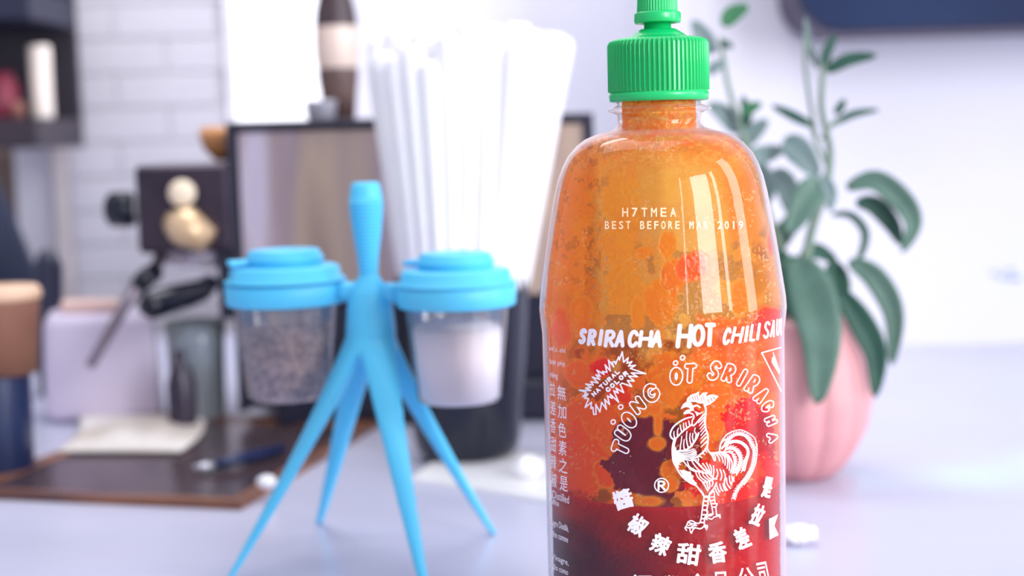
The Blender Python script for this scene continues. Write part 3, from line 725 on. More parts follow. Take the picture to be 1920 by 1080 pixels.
cv.stroke(C_((300, 740), (400, 745), (470, 740)), 1.2); cv.stroke(C_((330, 640), (420, 665), (470, 665)), 1.1); cv.stroke(C_((330, 700), (400, 670)), 1.1); cv.stroke(C_((390, 720), (440, 700), (495, 695)), 1.2)
cv.stroke(C_((645, 700), (690, 760)), 1.5)
cv.build('rooster_emblem', M_ink, bottle)
# registered mark
cv = Canvas(1220, 890, 1262, 930)
cv.stroke(arc(1240.5, 910, 13, 13, 0, 360, 40), 1.1, smooth=False)
for s_ in glyph('R', 1233, 901, 1248, 920, 1.9): cv.stroke(s_, 1.9, smooth=False)
cv.build('registered_mark', M_ink, bottle)
# glyphs of the built-in font -> loops
def font_loops(txt):
    cu = bpy.data.curves.new('glyph', 'FONT'); cu.body = txt; cu.resolution_u = 3; cu.size = 1
    o = bpy.data.objects.new('glyph', cu); COL.objects.link(o)
    dg = bpy.context.evaluated_depsgraph_get(); dg.update()
    me = bpy.data.meshes.new_from_object(o.evaluated_get(dg))
    bm = bmesh.new(); bm.from_mesh(me); bmesh.ops.remove_doubles(bm, verts=bm.verts, dist=1e-5)
    be = [e for e in bm.edges if len(e.link_faces) == 1]
    nx_ = {}
    for e in be:
        l = e.link_loops[0]; nx_.setdefault(l.vert.index, []).append(l.link_loop_next.vert.index)
    loops = []
    co = {v.index: (v.co.x, v.co.y) for v in bm.verts}
    while nx_:
        s0 = next(iter(nx_)); cur = s0; lp = []
        while cur in nx_:
            lp.append(co[cur]); n_ = nx_[cur].pop()
            if not nx_[cur]: del nx_[cur]
            cur = n_
        if len(lp) > 2: loops.append(lp)
    bm.free(); bpy.data.meshes.remove(me); bpy.data.objects.remove(o); bpy.data.curves.remove(cu)
    return loops
def norm_loops(loops):
    xs = [p[0] for l in loops for p in l]; ys = [p[1] for l in loops for p in l]
    if not xs: return []
    x0, x1, y0, y1 = min(xs), max(xs), min(ys), max(ys)
    return [[((p[0]-x0)/(x1-x0), (y1-p[1])/(y1-y0)) for p in l] for l in loops]
def put_glyph(cv, ch, cx, cy, w, h, ang=0, grow=0.0, shear_y=0.0):
    lp = norm_loops(font_loops(ch))
    if not lp: return
    a = math.radians(ang)
    out = []
    for l in lp:
        q = []
        for u, v in l:
            x = (u-.5)*(w-2*grow); y = (v-.5)*(h-2*grow)
            y += x*shear_y
            q.append((cx+x*math.cos(a)-y*math.sin(a), cy+x*math.sin(a)+y*math.cos(a)))
        out.append(q)
    cv.polys(out, grow)
cv = Canvas(1140, 880, 1460, 1082)
for ch, cx, cy, ww, hh, an in (('醬', 1168.5, 936, 37, 37, -16), ('椒', 1196, 984.5, 34, 38, 32), ('辣', 1239, 1021, 36, 38, 26), ('甜', 1291.5, 1039, 45, 40, 8), ('香', 1345.5, 1036, 34, 40, -8),
                               ('差', 1391, 1009, 27, 40, -24), ('拉', 1421, 966, 22, 42, 24), ('是', 1439, 914, 18, 40, 12)):
    put_glyph(cv, ch, cx, cy, ww, hh, an, 1.3)
cv.build('curved_character_lettering', M_ink, bottle)
cv = Canvas(1170, 1048, 1460, 1100)
for ch, cx, cy, ww, hh, an in (('滙', 1205, 1098, 36, 42, 0), ('豐', 1255, 1100, 36, 42, 0), ('食', 1308, 1096, 36, 42, 0), ('品', 1352, 1092, 32, 40, -3), ('公', 1399, 1084, 30, 40, -6), ('司', 1431, 1074, 19, 40, -12)):
    put_glyph(cv, ch, cx, cy, ww, hh, an, .45)
cv.build('character_lettering', M_ink, bottle)
# small print on the left flank
cv = Canvas(1021, 640, 1078, 1082, 0.4)
for ch, cx, cy, ww, hh in (('無', 1053, 737, 16, 27), ('加', 1054, 772, 16, 26), ('色', 1054, 806, 15, 28), ('素', 1055, 840, 15, 28), ('之', 1056, 873, 16, 28), ('是', 1057, 907, 15, 28)):
    put_glyph(cv, ch, cx, cy, ww, hh, 0, .12, .25)
for ch, cx, cy, ww, hh in (('拉', 1036, 729, 10, 27), ('差', 1037, 764, 10, 27), ('香', 1037, 798, 10, 28), ('甜', 1038, 833, 10, 28), ('辣', 1038, 866, 10, 28), ('椒', 1039, 900, 10, 28)):
    put_glyph(cv, ch, cx, cy, ww, hh, 0, .12, .32)
for txt, x0, x1, cy, hh, sh in (('việt, chỉ', 1029, 1060, 656, 12, .16), ('bại phịt', 1031, 1060, 681, 13, .18), ('riêng', 1031, 1046, 705, 14, .2),
                            ('Distilled', 1036, 1067, 932, 15, .36), ('sulfite', 1030, 1048, 941, 11, .4),
                            ('Vinaigre Distillé,', 1026, 1066, 985, 16, .42), ('bisulfite comme', 1026, 1065, 1004, 12, .42), ('(Vinagre,', 1032, 1066, 1050, 14, .42), ('sodio como', 1030, 1065, 1066, 11, .44)):
    put_glyph(cv, txt, (x0+x1)/2, cy, x1-x0, hh, 0, .08, sh)
cv.build('small_print', M_ink, bottle)
# two triangular badges on the right flank
cv = Canvas(1425, 640, 1470, 742, 0.5)
cv.stroke([(1428.5, 661.5), (1464, 651.5)], 1.2, smooth=False); cv.stroke([(1428.5, 661.5), (1464.5, 733)], 1.2, smooth=False)
cv.fill([(1449, 658), (1453, 668), (1463, 695), (1461, 702), (1447, 679), (1447.5, 672), (1450, 668)])
cv.carve([(1449, 664), (1462, 692)], .3); cv.carve([(1449, 674), (1461, 697)], .3)
cv.build('triangle_badge', M_ink, bottle)
cv = Canvas(1436, 955, 1466, 1016, 0.5)
cv.fill([(1442, 973), (1451, 969), (1459, 964), (1452, 986), (1460, 1003), (1443, 1012)])
cv.carve([(1446, 979), (1450, 990), (1455, 1002)], .4); cv.carve([(1445, 986), (1449, 1000)], .35)
cv.build('notched_badge', M_ink, bottle)
# stamped date
cv = Canvas(1125, 378, 1410, 440, 0.5)
def dots(txt, x0, y0, pitch, hh):
    for i, ch in enumerate(txt):
        if ch != ' ': put_glyph(cv, ch, x0+i*pitch+pitch*.4, y0, pitch*(.2 if ch in '1I' else .62), hh, 0, .3)
dots('H7TMEA', 1165, 398, 18, 17); dots('BEST BEFORE MAR 2019', 1133, 422, 13.2, 15)
cv.build('stamped_date', M_faint, bottle, off=0.0001)

# ------------------------------------------------------------------ blue shaker stand
M_blue = mat('sky_blue_plastic', (92, 206, 250), 0.42, c2=(84, 202, 249), scale=20, spec=0.4, sss=0.1)
ft_bl = on_table(598, 982); ft_br = on_table(927, 1002)
vec = ft_br-ft_bl; prp = np.array([vec[1], -vec[0], 0]); 
ft_fl = ft_bl+prp; ft_fr = ft_br+prp
HUB = (ft_bl+ft_br+ft_fl+ft_fr)/4; HX, HY = float(HUB[0])+.0056, float(HUB[1])
def zh(py, px=688): return float(at_y(px, py, HY)[2])
KH = HY/math.cos(0.0)/F_PX
stand = empty('shaker_stand', (HX, HY, 0), 'sky-blue four-legged plastic stand holding two shaker jars', 'stand')
def leg_pts(ft):
    c = Vector((HX, HY, zh(575))); f_ = Vector(ft); out = []; h = c.z
    for k in range(13):
        t_ = k/12
        q = c.lerp(Vector((f_.x, f_.y, 0.0)), t_)
        # legs bow: steeper near the top
        s_ = t_**1.12
        q.x = HX+(f_.x-HX)*s_; q.y = HY+(f_.y-HY)*s_
        out.append(q)
    return out
bm = bmesh.new()
def add_mesh(bm, vs, fs):
    vv = [bm.verts.new(v) for v in vs]
    for f in fs: bm.faces.new([vv[i] for i in f])
def tri_tube(pts, ws, cxy):
    """leg with a broad rounded outer face and a ridge facing inwards"""
    vs, fs = [], []; n = 10
    for i, p in enumerate(pts):
        o_ = Vector((pts[-1].x-cxy[0], pts[-1].y-cxy[1], 0)).normalized(); s_ = Vector((-o_.y, o_.x, 0)); w_ = ws[i]
        for k in range(n):
            a = 2*PI*k/n
            ca, sa = math.cos(a), math.sin(a)
            vs.append(p+o_*(w_*0.62*ca*(0.8 if ca > 0 else 1.25))+s_*(w_*sa*(1.0 if ca > -0.3 else .75)))
    for i in range(len(pts)-1):
        for k in range(n):
            k2 = (k+1) % n; fs.append((i*n+k, i*n+k2, (i+1)*n+k2, (i+1)*n+k))
    cap_ends(vs, fs, n, len(pts)); return vs, fs
for ft in (ft_bl, ft_br, ft_fl, ft_fr):
    P_ = leg_pts(ft); ws = [0.0118-0.0086*(i/12)**.85 for i in range(13)]
    add_mesh(bm, *tri_tube(P_, ws, (HX, HY)))
# trunk and webs
zt0, zt1 = zh(508), zh(668)
prof = [(0.0001, zh(500)), (17.5*KH, zh(502)), (18.5*KH, zh(515)), (25*KH, zh(526)), (38*KH, zh(546)), (43*KH, zh(572)), (46*KH, zh(598)), (48*KH, zh(622)), (42*KH, zh(644)), (30*KH, zh(658)), (20*KH, zh(660)), (0.0001, zh(640))]
vs, fs = lathe_data([(r, z) for r, z in prof], HX, HY, 28); add_mesh(bm, vs, fs)
bmesh.ops.remove_doubles(bm, verts=bm.verts, dist=1e-6); bmesh.ops.recalc_face_normals(bm, faces=bm.faces)
me = bpy.data.meshes.new('stand_raw'); bm.to_mesh(me); bm.free()
tmp = bpy.data.objects.new('stand_raw', me); COL.objects.link(tmp)
rm = tmp.modifiers.new('r', 'REMESH'); rm.mode = 'VOXEL'; rm.voxel_size = 0.0010
sm = tmp.modifiers.new('s', 'SMOOTH'); sm.iterations = 26; sm.factor = 0.5
dg = bpy.context.evaluated_depsgraph_get(); full = bpy.data.meshes.new_from_object(tmp.evaluated_get(dg)); bpy.data.objects.remove(tmp)
z_cut = zh(700)
def cut_piece(name, keep_above, quad=None):
    b = bmesh.new(); b.from_mesh(full)
    geom = b.verts[:]+b.edges[:]+b.faces[:]
    bmesh.ops.bisect_plane(b, geom=geom, plane_co=(0, 0, z_cut), plane_no=(0, 0, 1), clear_inner=keep_above, clear_outer=not keep_above)
    if quad is not None:
        kill = []
        for v in b.verts:
            best = min(range(4), key=lambda i: (v.co.x-(HX+(FT[i][0]-HX)*.6))**2+(v.co.y-(HY+(FT[i][1]-HY)*.6))**2)
            if best != quad: kill.append(v)
        bmesh.ops.delete(b, geom=kill, context='VERTS')
    m_ = bpy.data.meshes.new(name); b.to_mesh(m_); b.free(); return link(name, m_, M_blue, stand)
FT = [ft_bl, ft_br, ft_fl, ft_fr]
cut_piece('trunk', True)
for q in range(4): cut_piece('leg', False, q)
# ribbed grip
gp = [(0.0, zh(341)), (22*KH, zh(341.5)), (26*KH, zh(344)), (29.5*KH, zh(362)), (31.5*KH, zh(380))]
grip = []
N = 150; ys = np.linspace(380, 512, N)
for i, y in enumerate(ys):
    b_ = float(np.interp(y, [380, 395, 440, 480, 512], [31.5, 31, 26, 20, 17.5])); f_ = 1.7*KH*math.cos((y-380)/7.0*2*PI)
    grip.append((b_*KH+f_, zh(y)))
lathe('grip', list(reversed(gp+grip)), HX, HY, M_blue, stand, 48)
# jar rings and arms
jd = vec/np.linalg.norm(vec)
K_ = 1.0
JO = 0.0440
JL = Vector((HX-jd[0]*JO, HY-jd[1]*JO, 0)); JR = Vector((HX+jd[0]*JO, HY+jd[1]*JO, 0))
M_clear = clear_mat('clear_shaker_plastic', (0.97, 0.97, 0.99), 0.08, 1.0, 0.22, white=(.92, .89, .97))
for J, nm, px0, dy in ((JL, 'l', 534, -4), (JR, 'r', 857, 0)):
    kj = J.y/F_PX
    zj = lambda py: float(at_y(px0, py+dy-12*min(1, max(0, (py-480)/80)), J.y)[2])
    ro = 112*kj
    lathe('jar_ring', [(ro-.0029, zj(584)), (ro-.0006, zj(584)), (ro, zj(581)), (ro+.0004, zj(545)), (ro-.0003, zj(542.5)), (ro-.0029, zj(542)), (ro-.0029, zj(584))], J.x, J.y, M_blue, stand, 72)
    d_ = (Vector((HX, HY, 0))-J).normalized()
    tube('ring_arm', [Vector((J.x, J.y, zj(562)))+d_*(ro-.002), Vector((J.x, J.y, zj(562)))+d_*(JO-.004)], [.0052, .0048], M_blue, stand, 10)
def shaker(J, px0, dy, label, tw):
    kj = J.y/F_PX
    zj = lambda py: float(at_y(px0, py+dy-12*min(1, max(0, (py-480)/80)), J.y)[2])
    root = empty('shaker_jar', (J.x, J.y, zj(768)), label, 'shaker jar', 'two clear shaker jars in the blue stand')
    rt, rb_ = 97*kj, 79*kj
    lathe('jar_body', [(0, zj(763)), (rb_-.004, zj(764)), (rb_-.0012, zj(762)), (rb_, zj(757)), (rb_+(rt-rb_)*.5, zj(670)), (rt, zj(590)), (rt+.0006, zj(575)), (rt+.0006, zj(548))], J.x, J.y, M_clear, root, 80)
    rl = 106*kj
    lid = lathe('lid', [(rl-.004, zj(583)), (rl-.004, zj(541)), (rl+.0020, zj(541)), (rl+.0024, zj(539)), (rl+.0012, zj(536.5)), (rl-.0002, zj(535)), (rl-.001, zj(512)), (rl-.0022, zj(508.5)), (rl-.006, zj(507.5)), (.0188, zj(506)), (0, zj(506))], J.x, J.y, M_blue, root, 80)
    # twisted pour cap on top, with a tab
    vs, fs = lathe_data([(70*kj, zj(506)), (71*kj, zj(497)), (74*kj, zj(494)), (74*kj, zj(489)), (69*kj, zj(486)), (67*kj, zj(478)), (64*kj, zj(474)), (.009, zj(473.5)), (.008, zj(476)), (0, zj(476))], 0, 0, 64)
    M3 = Matrix.Translation(Vector((J.x, J.y, 0)))
    o = mesh('flip_cap', [M3@Vector(v) for v in vs], fs, M_blue, lid)
    a = math.radians(tw); c = Vector((J.x+math.cos(a)*75*kj, J.y+math.sin(a)*75*kj, zj(497)))
    box('cap_tab', (-.006, -.005, -.0014), (.008, .005, .0014), M_blue, lid, .001, True, Matrix.Translation(c)@Matrix.Rotation(a, 4, 'Z'))
    return zj, rt, rb_
zj, rt, rb_ = shaker(JL, 534, -6, 'clear shaker jar of dark speckled pepper with blue lid', 200)
# pepper grains
M_pep = mat('cracked_pepper', (112, 92, 118), 0.8, c2=(206, 184, 184), scale=220, detail=1, lo=.4, hi=.6)
core = lathe('pepper_core', [(0, zj(752)), (rb_-.0035, zj(752)), (rt-.0058, zj(640)), (0, zj(632))], JL.x, JL.y, M_pep)
core_me = core.data
bm = bmesh.new(); bm.from_mesh(core_me); bpy.data.objects.remove(core)
z0, z1 = zj(756), zj(630)
for k in range(3600):
    t_ = random.random(); z = z0+(z1-z0)*t_; R_ = (rb_+(rt-rb_)*((zj(757)-z)/(zj(757)-zj(590)))*1.0)-.0016
    a = random.uniform(0, 2*PI); rr = R_*(1-random.random()**2*.25) if t_ < .96 else R_*math.sqrt(random.random())
    c = Vector((JL.x+rr*math.cos(a), JL.y+rr*math.sin(a), z+ (0.002*math.sin(a*2) if t_ > .9 else 0))); s_ = random.uniform(.0005, .0012)
    vv = [bm.verts.new(c+Vector((random.uniform(-1, 1), random.uniform(-1, 1), random.uniform(-1, 1))).normalized()*s_) for _ in range(4)]
    for f in ((0, 1, 2), (0, 3, 1), (1, 3, 2), (0, 2, 3)): bm.faces.new([vv[i] for i in f])
me = bpy.data.meshes.new('ground_pepper'); bm.to_mesh(me); bm.free()
# two tones of grain
M_pep2 = mat('pale_pepper_husk', (255, 232, 222), 0.8)
me.materials.append(M_pep); me.materials.append(M_pep2)
npoly = len(me.polygons); mi = [0]*npoly
for i in range(npoly):
    if i > 300 and (i//4) % 5 < 2: mi[i] = 1
me.polygons.foreach_set('material_index', mi)
o = bpy.data.objects.new('ground_pepper', me); COL.objects.link(o)
tag(o, 'coarse speckled ground pepper filling the left shaker jar', 'pepper', None, 'stuff')
zj, rt, rb_ = shaker(JR, 857, 0, 'clear shaker jar filled with white salt under blue lid', 150)
M_salt = mat('white_salt', (255, 252, 255), 0.9, c2=(252, 248, 254), scale=600, bump=.4)
o = lathe('table_salt', [(0, zj(760)), (rb_-.005, zj(760)), (rb_-.0013, zj(756)), (rt-.0033, zj(632)), (rt-.0045, zj(624)), (.012, zj(612)), (0, zj(616))], JR.x, JR.y, M_salt)
tag(o, 'fine white salt filling the right shaker jar', 'salt', None, 'stuff')

# ------------------------------------------------------------------ potted plant
YP = 0.86
pc = on_table(1508, 905); PX_, PY_ = float(pc[0]), float(pc[1])+0.02
YP = PY_
kp = YP/F_PX
M_pot = mat('pink_glazed_ceramic', (222, 160, 162), 0.4, c2=(214, 150, 156), scale=14, spec=.5)
plant = empty('potted_plant', (PX_, PY_, 0), 'grey-green broad-leaved plant in a fluted pink pot', 'plant')
zp = lambda y: float(at_y(1560, y, YP)[2])
lob = lambda a: abs(math.cos(a*6+.5))**.6-0.6
pp = []
hgt = zp(590)
for i in range(22):
    t_ = i/21; zz = hgt*t_
    r_ = np.interp(t_, [0, .02, .12, .3, .5, .7, .88, 1], [62, 74, 100, 128, 139, 132, 112, 98])*kp
    pp.append((r_, zz, .0035*math.sin(PI*min(1, t_*1.0+.08))))
pp = [(0.0, .001)]+pp+[(92*kp, hgt), (90*kp, hgt-.012), (0, hgt-.014)]
lathe('pot', pp, PX_, PY_, M_pot, plant, 144, lob)
lathe('soil', [(0.0, hgt-.008), (88*kp, hgt-.010), (88*kp, hgt-.018)], PX_, PY_, mat('dark_soil', (50, 34, 34), .95, c2=(80, 56, 48), scale=200, bump=1), plant, 32)
def leaf_mat(name, c, c2): return mat(name, c, .55, c2=c2, scale=40, spec=.4, sss=.1)
ML = [leaf_mat('sage_leaf', (78, 112, 98), (94, 128, 114)), leaf_mat('deep_green_leaf', (40, 84, 72), (54, 98, 82)), leaf_mat('pale_sage_leaf', (118, 142, 140), (132, 156, 154)), leaf_mat('fresh_green_leaf', (52, 116, 76), (64, 128, 88))]
M_stem = mat('sage_stem', (130, 152, 134), .6, c2=(112, 130, 116), scale=60)
def leaf(pts, w, mi, dy=0.0, dend=None, fold=.25, twist=0.0):
    """pts = photo pixels along the midrib; w = width in px; dy, dend = depth at base and tip relative to the pot axis"""
    if dend is None: dend = dy
    sp = spline(pts, 5 if len(pts) > 2 else 10); n = len(sp); P3 = []
    for i, p in enumerate(sp):
        t_ = i/(n-1); P3.append(PV(p[0], p[1], YP+dy+(dend-dy)*t_))
    vs, fs = [], []; M_ = 7
    for i in range(n):
        t_ = i/(n-1); T_ = (P3[min(i+1, n-1)]-P3[max(i-1, 0)]).normalized()
        vd = Vector(CAM)-P3[i]; vd.normalize(); S_ = T_.cross(vd).normalized(); N_ = S_.cross(T_).normalized()
        tt = twist*t_; S2 = S_*math.cos(tt)+N_*math.sin(tt); N2 = N_*math.cos(tt)-S_*math.sin(tt)
        ww = w*kp*.5*(math.sin(PI*min(1, (t_*.94+.03))**.85)**.75)*(1 if t_ < .97 else .5)
        for k in range(M_):
            u = (k/(M_-1))*2-1; vs.append(P3[i]+S2*(u*ww)+N2*(abs(u)**1.5*ww*fold - .0006*(k == M_//2)))
    for i in range(n-1):
        for k in range(M_-1): a = i*M_+k; fs.append((a, a+1, a+M_+1, a+M_))
    o = mesh('leaf', vs, fs, ML[mi], plant)
    s_ = o.modifiers.new('thick', 'SOLIDIFY'); s_.thickness = .0009; s_.offset = 0
def stem(pts, r0, r1, d0=0, d1=0):
    sp = spline(pts, 5); n = len(sp)
    tube('stem', [PV(p[0], p[1], YP+d0+(d1-d0)*i/(n-1)) for i, p in enumerate(sp)], [(r0+(r1-r0)*i/(n-1))*kp for i in range(n)], M_stem, plant, 8)
stem([(1500, 640), (1508, 520), (1522, 430), (1550, 345), (1556, 280), (1540, 200), (1545, 120)], 11, 5)
stem([(1490, 640), (1480, 520), (1440, 400), (1405, 290), (1365, 160), (1352, 70)], 9, 4, .01, .03)
stem([(1552, 310), (1530, 265), (1520, 235)], 5, 3); stem([(1540, 262), (1556, 240), (1575, 225)], 4, 3); stem([(1530, 260), (1510, 130), (1512, 60)], 4, 3, .01, .01)
leaf([(1588, 352), (1640, 338), (1690, 375), (1712, 420), (1692, 472)], 42, 0, -.005, -.02, .3, .2)
leaf([(1605, 380), (1640, 385), (1672, 420), (1690, 460)], 36, 1, .0, -.005)
leaf([(1560, 402), (1596, 404), (1622, 436), (1614, 478), (1594, 500)], 15, 1, 0, -.01)
leaf([(1495, 488), (1520, 545), (1540, 640), (1533, 758)], 84, 0, -.02, -.055, .15)
leaf([(1575, 545), (1612, 600), (1642, 665), (1640, 745)], 48, 1, -.02, -.035)
leaf([(1592, 490), (1640, 520), (1676, 590), (1672, 685)], 44, 0, -.01, -.02, .2)
leaf([(1560, 490), (1572, 540), (1566, 600)], 46, 1, 0, -.01)
leaf([(1540, 340), (1512, 372), (1478, 440)], 56, 0, -.01, -.02)
leaf([(1470, 262), (1500, 285), (1535, 330)], 50, 2, .01, .0)
leaf([(1450, 320), (1475, 350), (1480, 400)], 44, 2, .03, .02)
leaf([(1540, 330), (1556, 360), (1556, 395)], 26, 2, -.01, -.02)
leaf([(1545, 128), (1550, 98), (1568, 64)], 20, 1); leaf([(1550, 134), (1590, 112), (1644, 104)], 24, 1, 0, -.01); leaf([(1536, 128), (1518, 90), (1510, 32)], 14, 2, .01, .01)
leaf([(1556, 236), (1600, 214), (1648, 206)], 14, 1); leaf([(1566, 214), (1576, 200), (1584, 186)], 16, 1); leaf([(1524, 236), (1485, 216), (1448, 198)], 18, 1)
leaf([(1356, 48), (1374, 26), (1404, 12)], 32, 3, .02, .02); leaf([(1350, 86), (1360, 82), (1374, 90)], 14, 1, .02); leaf([(1328, 138), (1342, 124), (1362, 114)], 22, 2, .02)
leaf([(1340, 100), (1320, 70), (1298, 38)], 34, 2, .03, .03); leaf([(1392, 218), (1405, 204), (1428, 194)], 22, 3, .02); leaf([(1385, 250), (1360, 215), (1328, 195)], 34, 2, .03)
leaf([(1390, 250), (1400, 215), (1392, 180)], 22, 1, .035); leaf([(1380, 285), (1410, 250), (1440, 225)], 34, 2, .03); leaf([(1400, 300), (1430, 290), (1470, 280)], 36, 2, .02)
leaf([(1440, 380), (1425, 330), (1400, 300)], 50, 2, .04, .05); leaf([(1450, 420), (1440, 470), (1450, 520)], 50, 1, .02, .02); leaf([(1490, 480), (1480, 530), (1470, 600)], 44, 1, -.005, -.02)
leaf([(1500, 490), (1530, 470), (1570, 492)], 30, 1, .0, .01); leaf([(1480, 480), (1440, 500), (1410, 560)], 50, 1, .01, .01); leaf([(1520, 640), (1480, 660), (1440, 700)], 50, 1, .0, -.03)
leaf([(1500, 400), (1460, 450), (1440, 500)], 40, 0, .02, .02)

# ------------------------------------------------------------------ straw holder
hc = on_table(876, 872); SX, SY = float(hc[0]), float(hc[1])+.02
ks = SY/F_PX; zs_ = lambda y: float(at_y(876, y, SY)[2])
M_black = mat('black_gloss_plastic', (14, 20, 38), .22, c2=(12, 18, 34), scale=10)
hold = lathe('straw_holder', [(0, .001), (86*ks, .001), (96*ks, .004), (102*ks, .012), (116*ks, zs_(680)), (127*ks, zs_(528)), (129*ks, zs_(525)), (125*ks, zs_(526)), (113*ks, zs_(680)), (98*ks, .012), (0, .01)], SX, SY, M_black, None, 72)
tag(hold, 'black round holder full of white straws behind the blue stand', 'holder')
M_straw = mat('white_paper_sleeve', (255, 255, 255), .6, c2=(250, 248, 255), scale=30)
nst = 0
for ring_, cnt, rt_, rb0 in ((0, 30, 190, 84), (1, 24, 152, 66), (2, 15, 100, 44), (3, 7, 46, 22)):
    for k in range(cnt):
        a = 2*PI*(k+.5*ring_)/cnt+random.uniform(-.02, .02)
        zt_ = zs_(random.uniform(60, 150)); 
        p0 = Vector((SX+rb0*ks*math.sin(a), SY-rb0*ks*math.cos(a), .016)); p1 = Vector((SX+.011+rt_*.92*ks*math.sin(a), SY-rt_*.8*ks*math.cos(a), zt_))
        # stay inside the holder mouth
        zm = zs_(528); t_ = (zm-.016)/(zt_-.016)
        rm_ = (p0.lerp(p1, t_)-Vector((SX, SY, 0))); rm_.z = 0
        lim = 116*ks
        if rm_.length > lim:
            p0 = Vector((SX, SY, .016))+(p0-Vector((SX, SY, .016)))*.75
            q = Vector((SX, SY, 0))+rm_.normalized()*lim; q.z = zm
            p1 = p0+(q-p0)*((zt_-.016)/(zm-.016))
        o = tube('straw', [p0, p0.lerp(p1, .5), p1-(p1-p0).normalized()*.004, p1], [.0025, .0050, .0086, .0060], M_straw, None, 8)
        tag(o, 'white paper-sleeved straw standing in the black holder', 'straw', 'white straws in the black holder')
# white mat
mm_ = [on_table(*p) for p in ((770, 905), (1110, 958), (1150, 880), (860, 838))]
vs = [(float(p[0]), float(p[1]), .0002) for p in mm_]+[(float(p[0]), float(p[1]), .0028) for p in mm_]
hold.location.z = 0.003
for o in list(COL.objects):
    if o.name.startswith('straw') and o is not hold: o.location.z = .003
tag(mesh('white_mat', vs, [(0, 3, 2, 1), (4, 5, 6, 7), (0, 1, 5, 4), (1, 2, 6, 5), (2, 3, 7, 6), (3, 0, 4, 7)], mat('white_board', (250, 249, 252), .5), None, False), 'thin white mat under the black straw holder', 'mat')
def crumple(name, c, s, label, seed):
    rnd = random.Random(seed); bm = bmesh.new(); bmesh.ops.create_icosphere(bm, subdivisions=3, radius=1)
    for v in bm.verts:
        n = math.sin(v.co.x*7+seed)*math.cos(v.co.y*9)*.2+rnd.uniform(-.12, .12)
        v.co = v.co*(1+n); v.co = Vector((v.co.x*s[0], v.co.y*s[1], v.co.z*s[2]))
    zmin = min(v.co.z for v in bm.verts)
    for v in bm.verts: v.co = v.co+Vector((c[0], c[1], -zmin+c[2]))
    me = bpy.data.meshes.new(name); bm.to_mesh(me); bm.free()
    return tag(link(name, me, mat('white_tissue', (250, 249, 253), .8), None, False), label, 'tissue')
p = on_table(1496, 1020); crumple('crumpled_tissue', (p[0], p[1], 0.0002), (.009, .007, .004), 'crumpled white scrap of tissue beside the foot of the bottle', 3)
p = on_table(992, 905); crumple('crumpled_tissue', (p[0], p[1], .003), (.008, .006, .006), 'small white scrap of tissue on the white mat', 5)

# ------------------------------------------------------------------ coffee machine
YM = 1.0
km = YM/F_PX
def X_(px, Y=YM, py=400): return float(at_y(px, py, Y)[0])
def Z_(py, Y=YM, px=700): return float(at_y(px, py, Y)[2])
mach = empty('coffee_machine', (X_(770), YM+.1, 0), 'dark coffee machine with painted reflections on its panel behind the straws', 'coffee machine')
M_mb = mat('dark_machine_plastic', (34, 36, 60), .35, c2=(28, 30, 52), scale=8)
m = bpy.data.materials.new('panel_reflections'); m.use_nodes = True; nt = m.node_tree; b = nt.nodes['Principled BSDF']; L = nt.links.new  # brown and lilac reflections painted into the panel as vertical streaks
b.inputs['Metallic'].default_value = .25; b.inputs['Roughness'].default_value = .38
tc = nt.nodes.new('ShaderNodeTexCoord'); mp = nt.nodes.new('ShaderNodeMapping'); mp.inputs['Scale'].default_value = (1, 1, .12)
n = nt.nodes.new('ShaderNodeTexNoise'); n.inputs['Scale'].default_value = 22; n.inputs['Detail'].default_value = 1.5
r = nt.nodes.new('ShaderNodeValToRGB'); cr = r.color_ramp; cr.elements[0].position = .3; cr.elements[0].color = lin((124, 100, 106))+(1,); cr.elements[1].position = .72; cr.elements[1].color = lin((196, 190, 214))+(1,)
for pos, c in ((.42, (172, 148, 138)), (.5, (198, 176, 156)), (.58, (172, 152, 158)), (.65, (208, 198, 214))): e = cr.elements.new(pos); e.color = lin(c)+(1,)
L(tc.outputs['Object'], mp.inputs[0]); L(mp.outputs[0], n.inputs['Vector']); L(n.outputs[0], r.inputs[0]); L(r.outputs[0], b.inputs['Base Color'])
M_panel_refl = m
x0, x1 = X_(432), X_(1116); zt = Z_(222); zm1 = Z_(560)
box('body', (x0+.003, YM+.006, .012), (x1-.003, YM+.20, zt-.004), M_mb, mach, .004)
box('top_rail', (x0, YM-.004, zt-.006), (x1, YM+.205, zt), M_mb, mach, .0015)
box('side_rail', (x0, YM-.004, .012), (x0+.006, YM+.205, zt-.006), M_mb, mach, .001)
box('side_rail', (x1-.006, YM-.004, .012), (x1, YM+.205, zt-.006), M_mb, mach, .001)
box('front_panel', (x0+.007, YM, zm1), (x1-.007, YM+.006, zt-.007), M_panel_refl, mach, .001)
box('base_plate', (X_(505), YM-.01, .002), (x1, YM+.2, .03), M_mb, mach, .004)
for sx in (X_(520), x1-.02): lathe('foot', [(.008, 0.0), (.009, .002), (.008, .004)], sx, YM+.02, M_mb, mach, 16, None, True, True)
# brewing head at the left
YB = 1.0
M_head = mat('smoked_steel', (74, 64, 76), .25, .7, c2=(56, 48, 62), scale=25)
hx0, hx1 = X_(258), X_(424); hz1, hz0 = Z_(308, YM, 340), Z_(474, YM, 340)
box('brew_head', (hx0, YM-.005, hz0), (x0+.001, YM+.10, hz1), M_head, mach, .004)
box('column', (X_(402), YM+.0, Z_(600, YM, 400)), (x0+.002, YM+.12, hz1), M_mb, mach, .002)
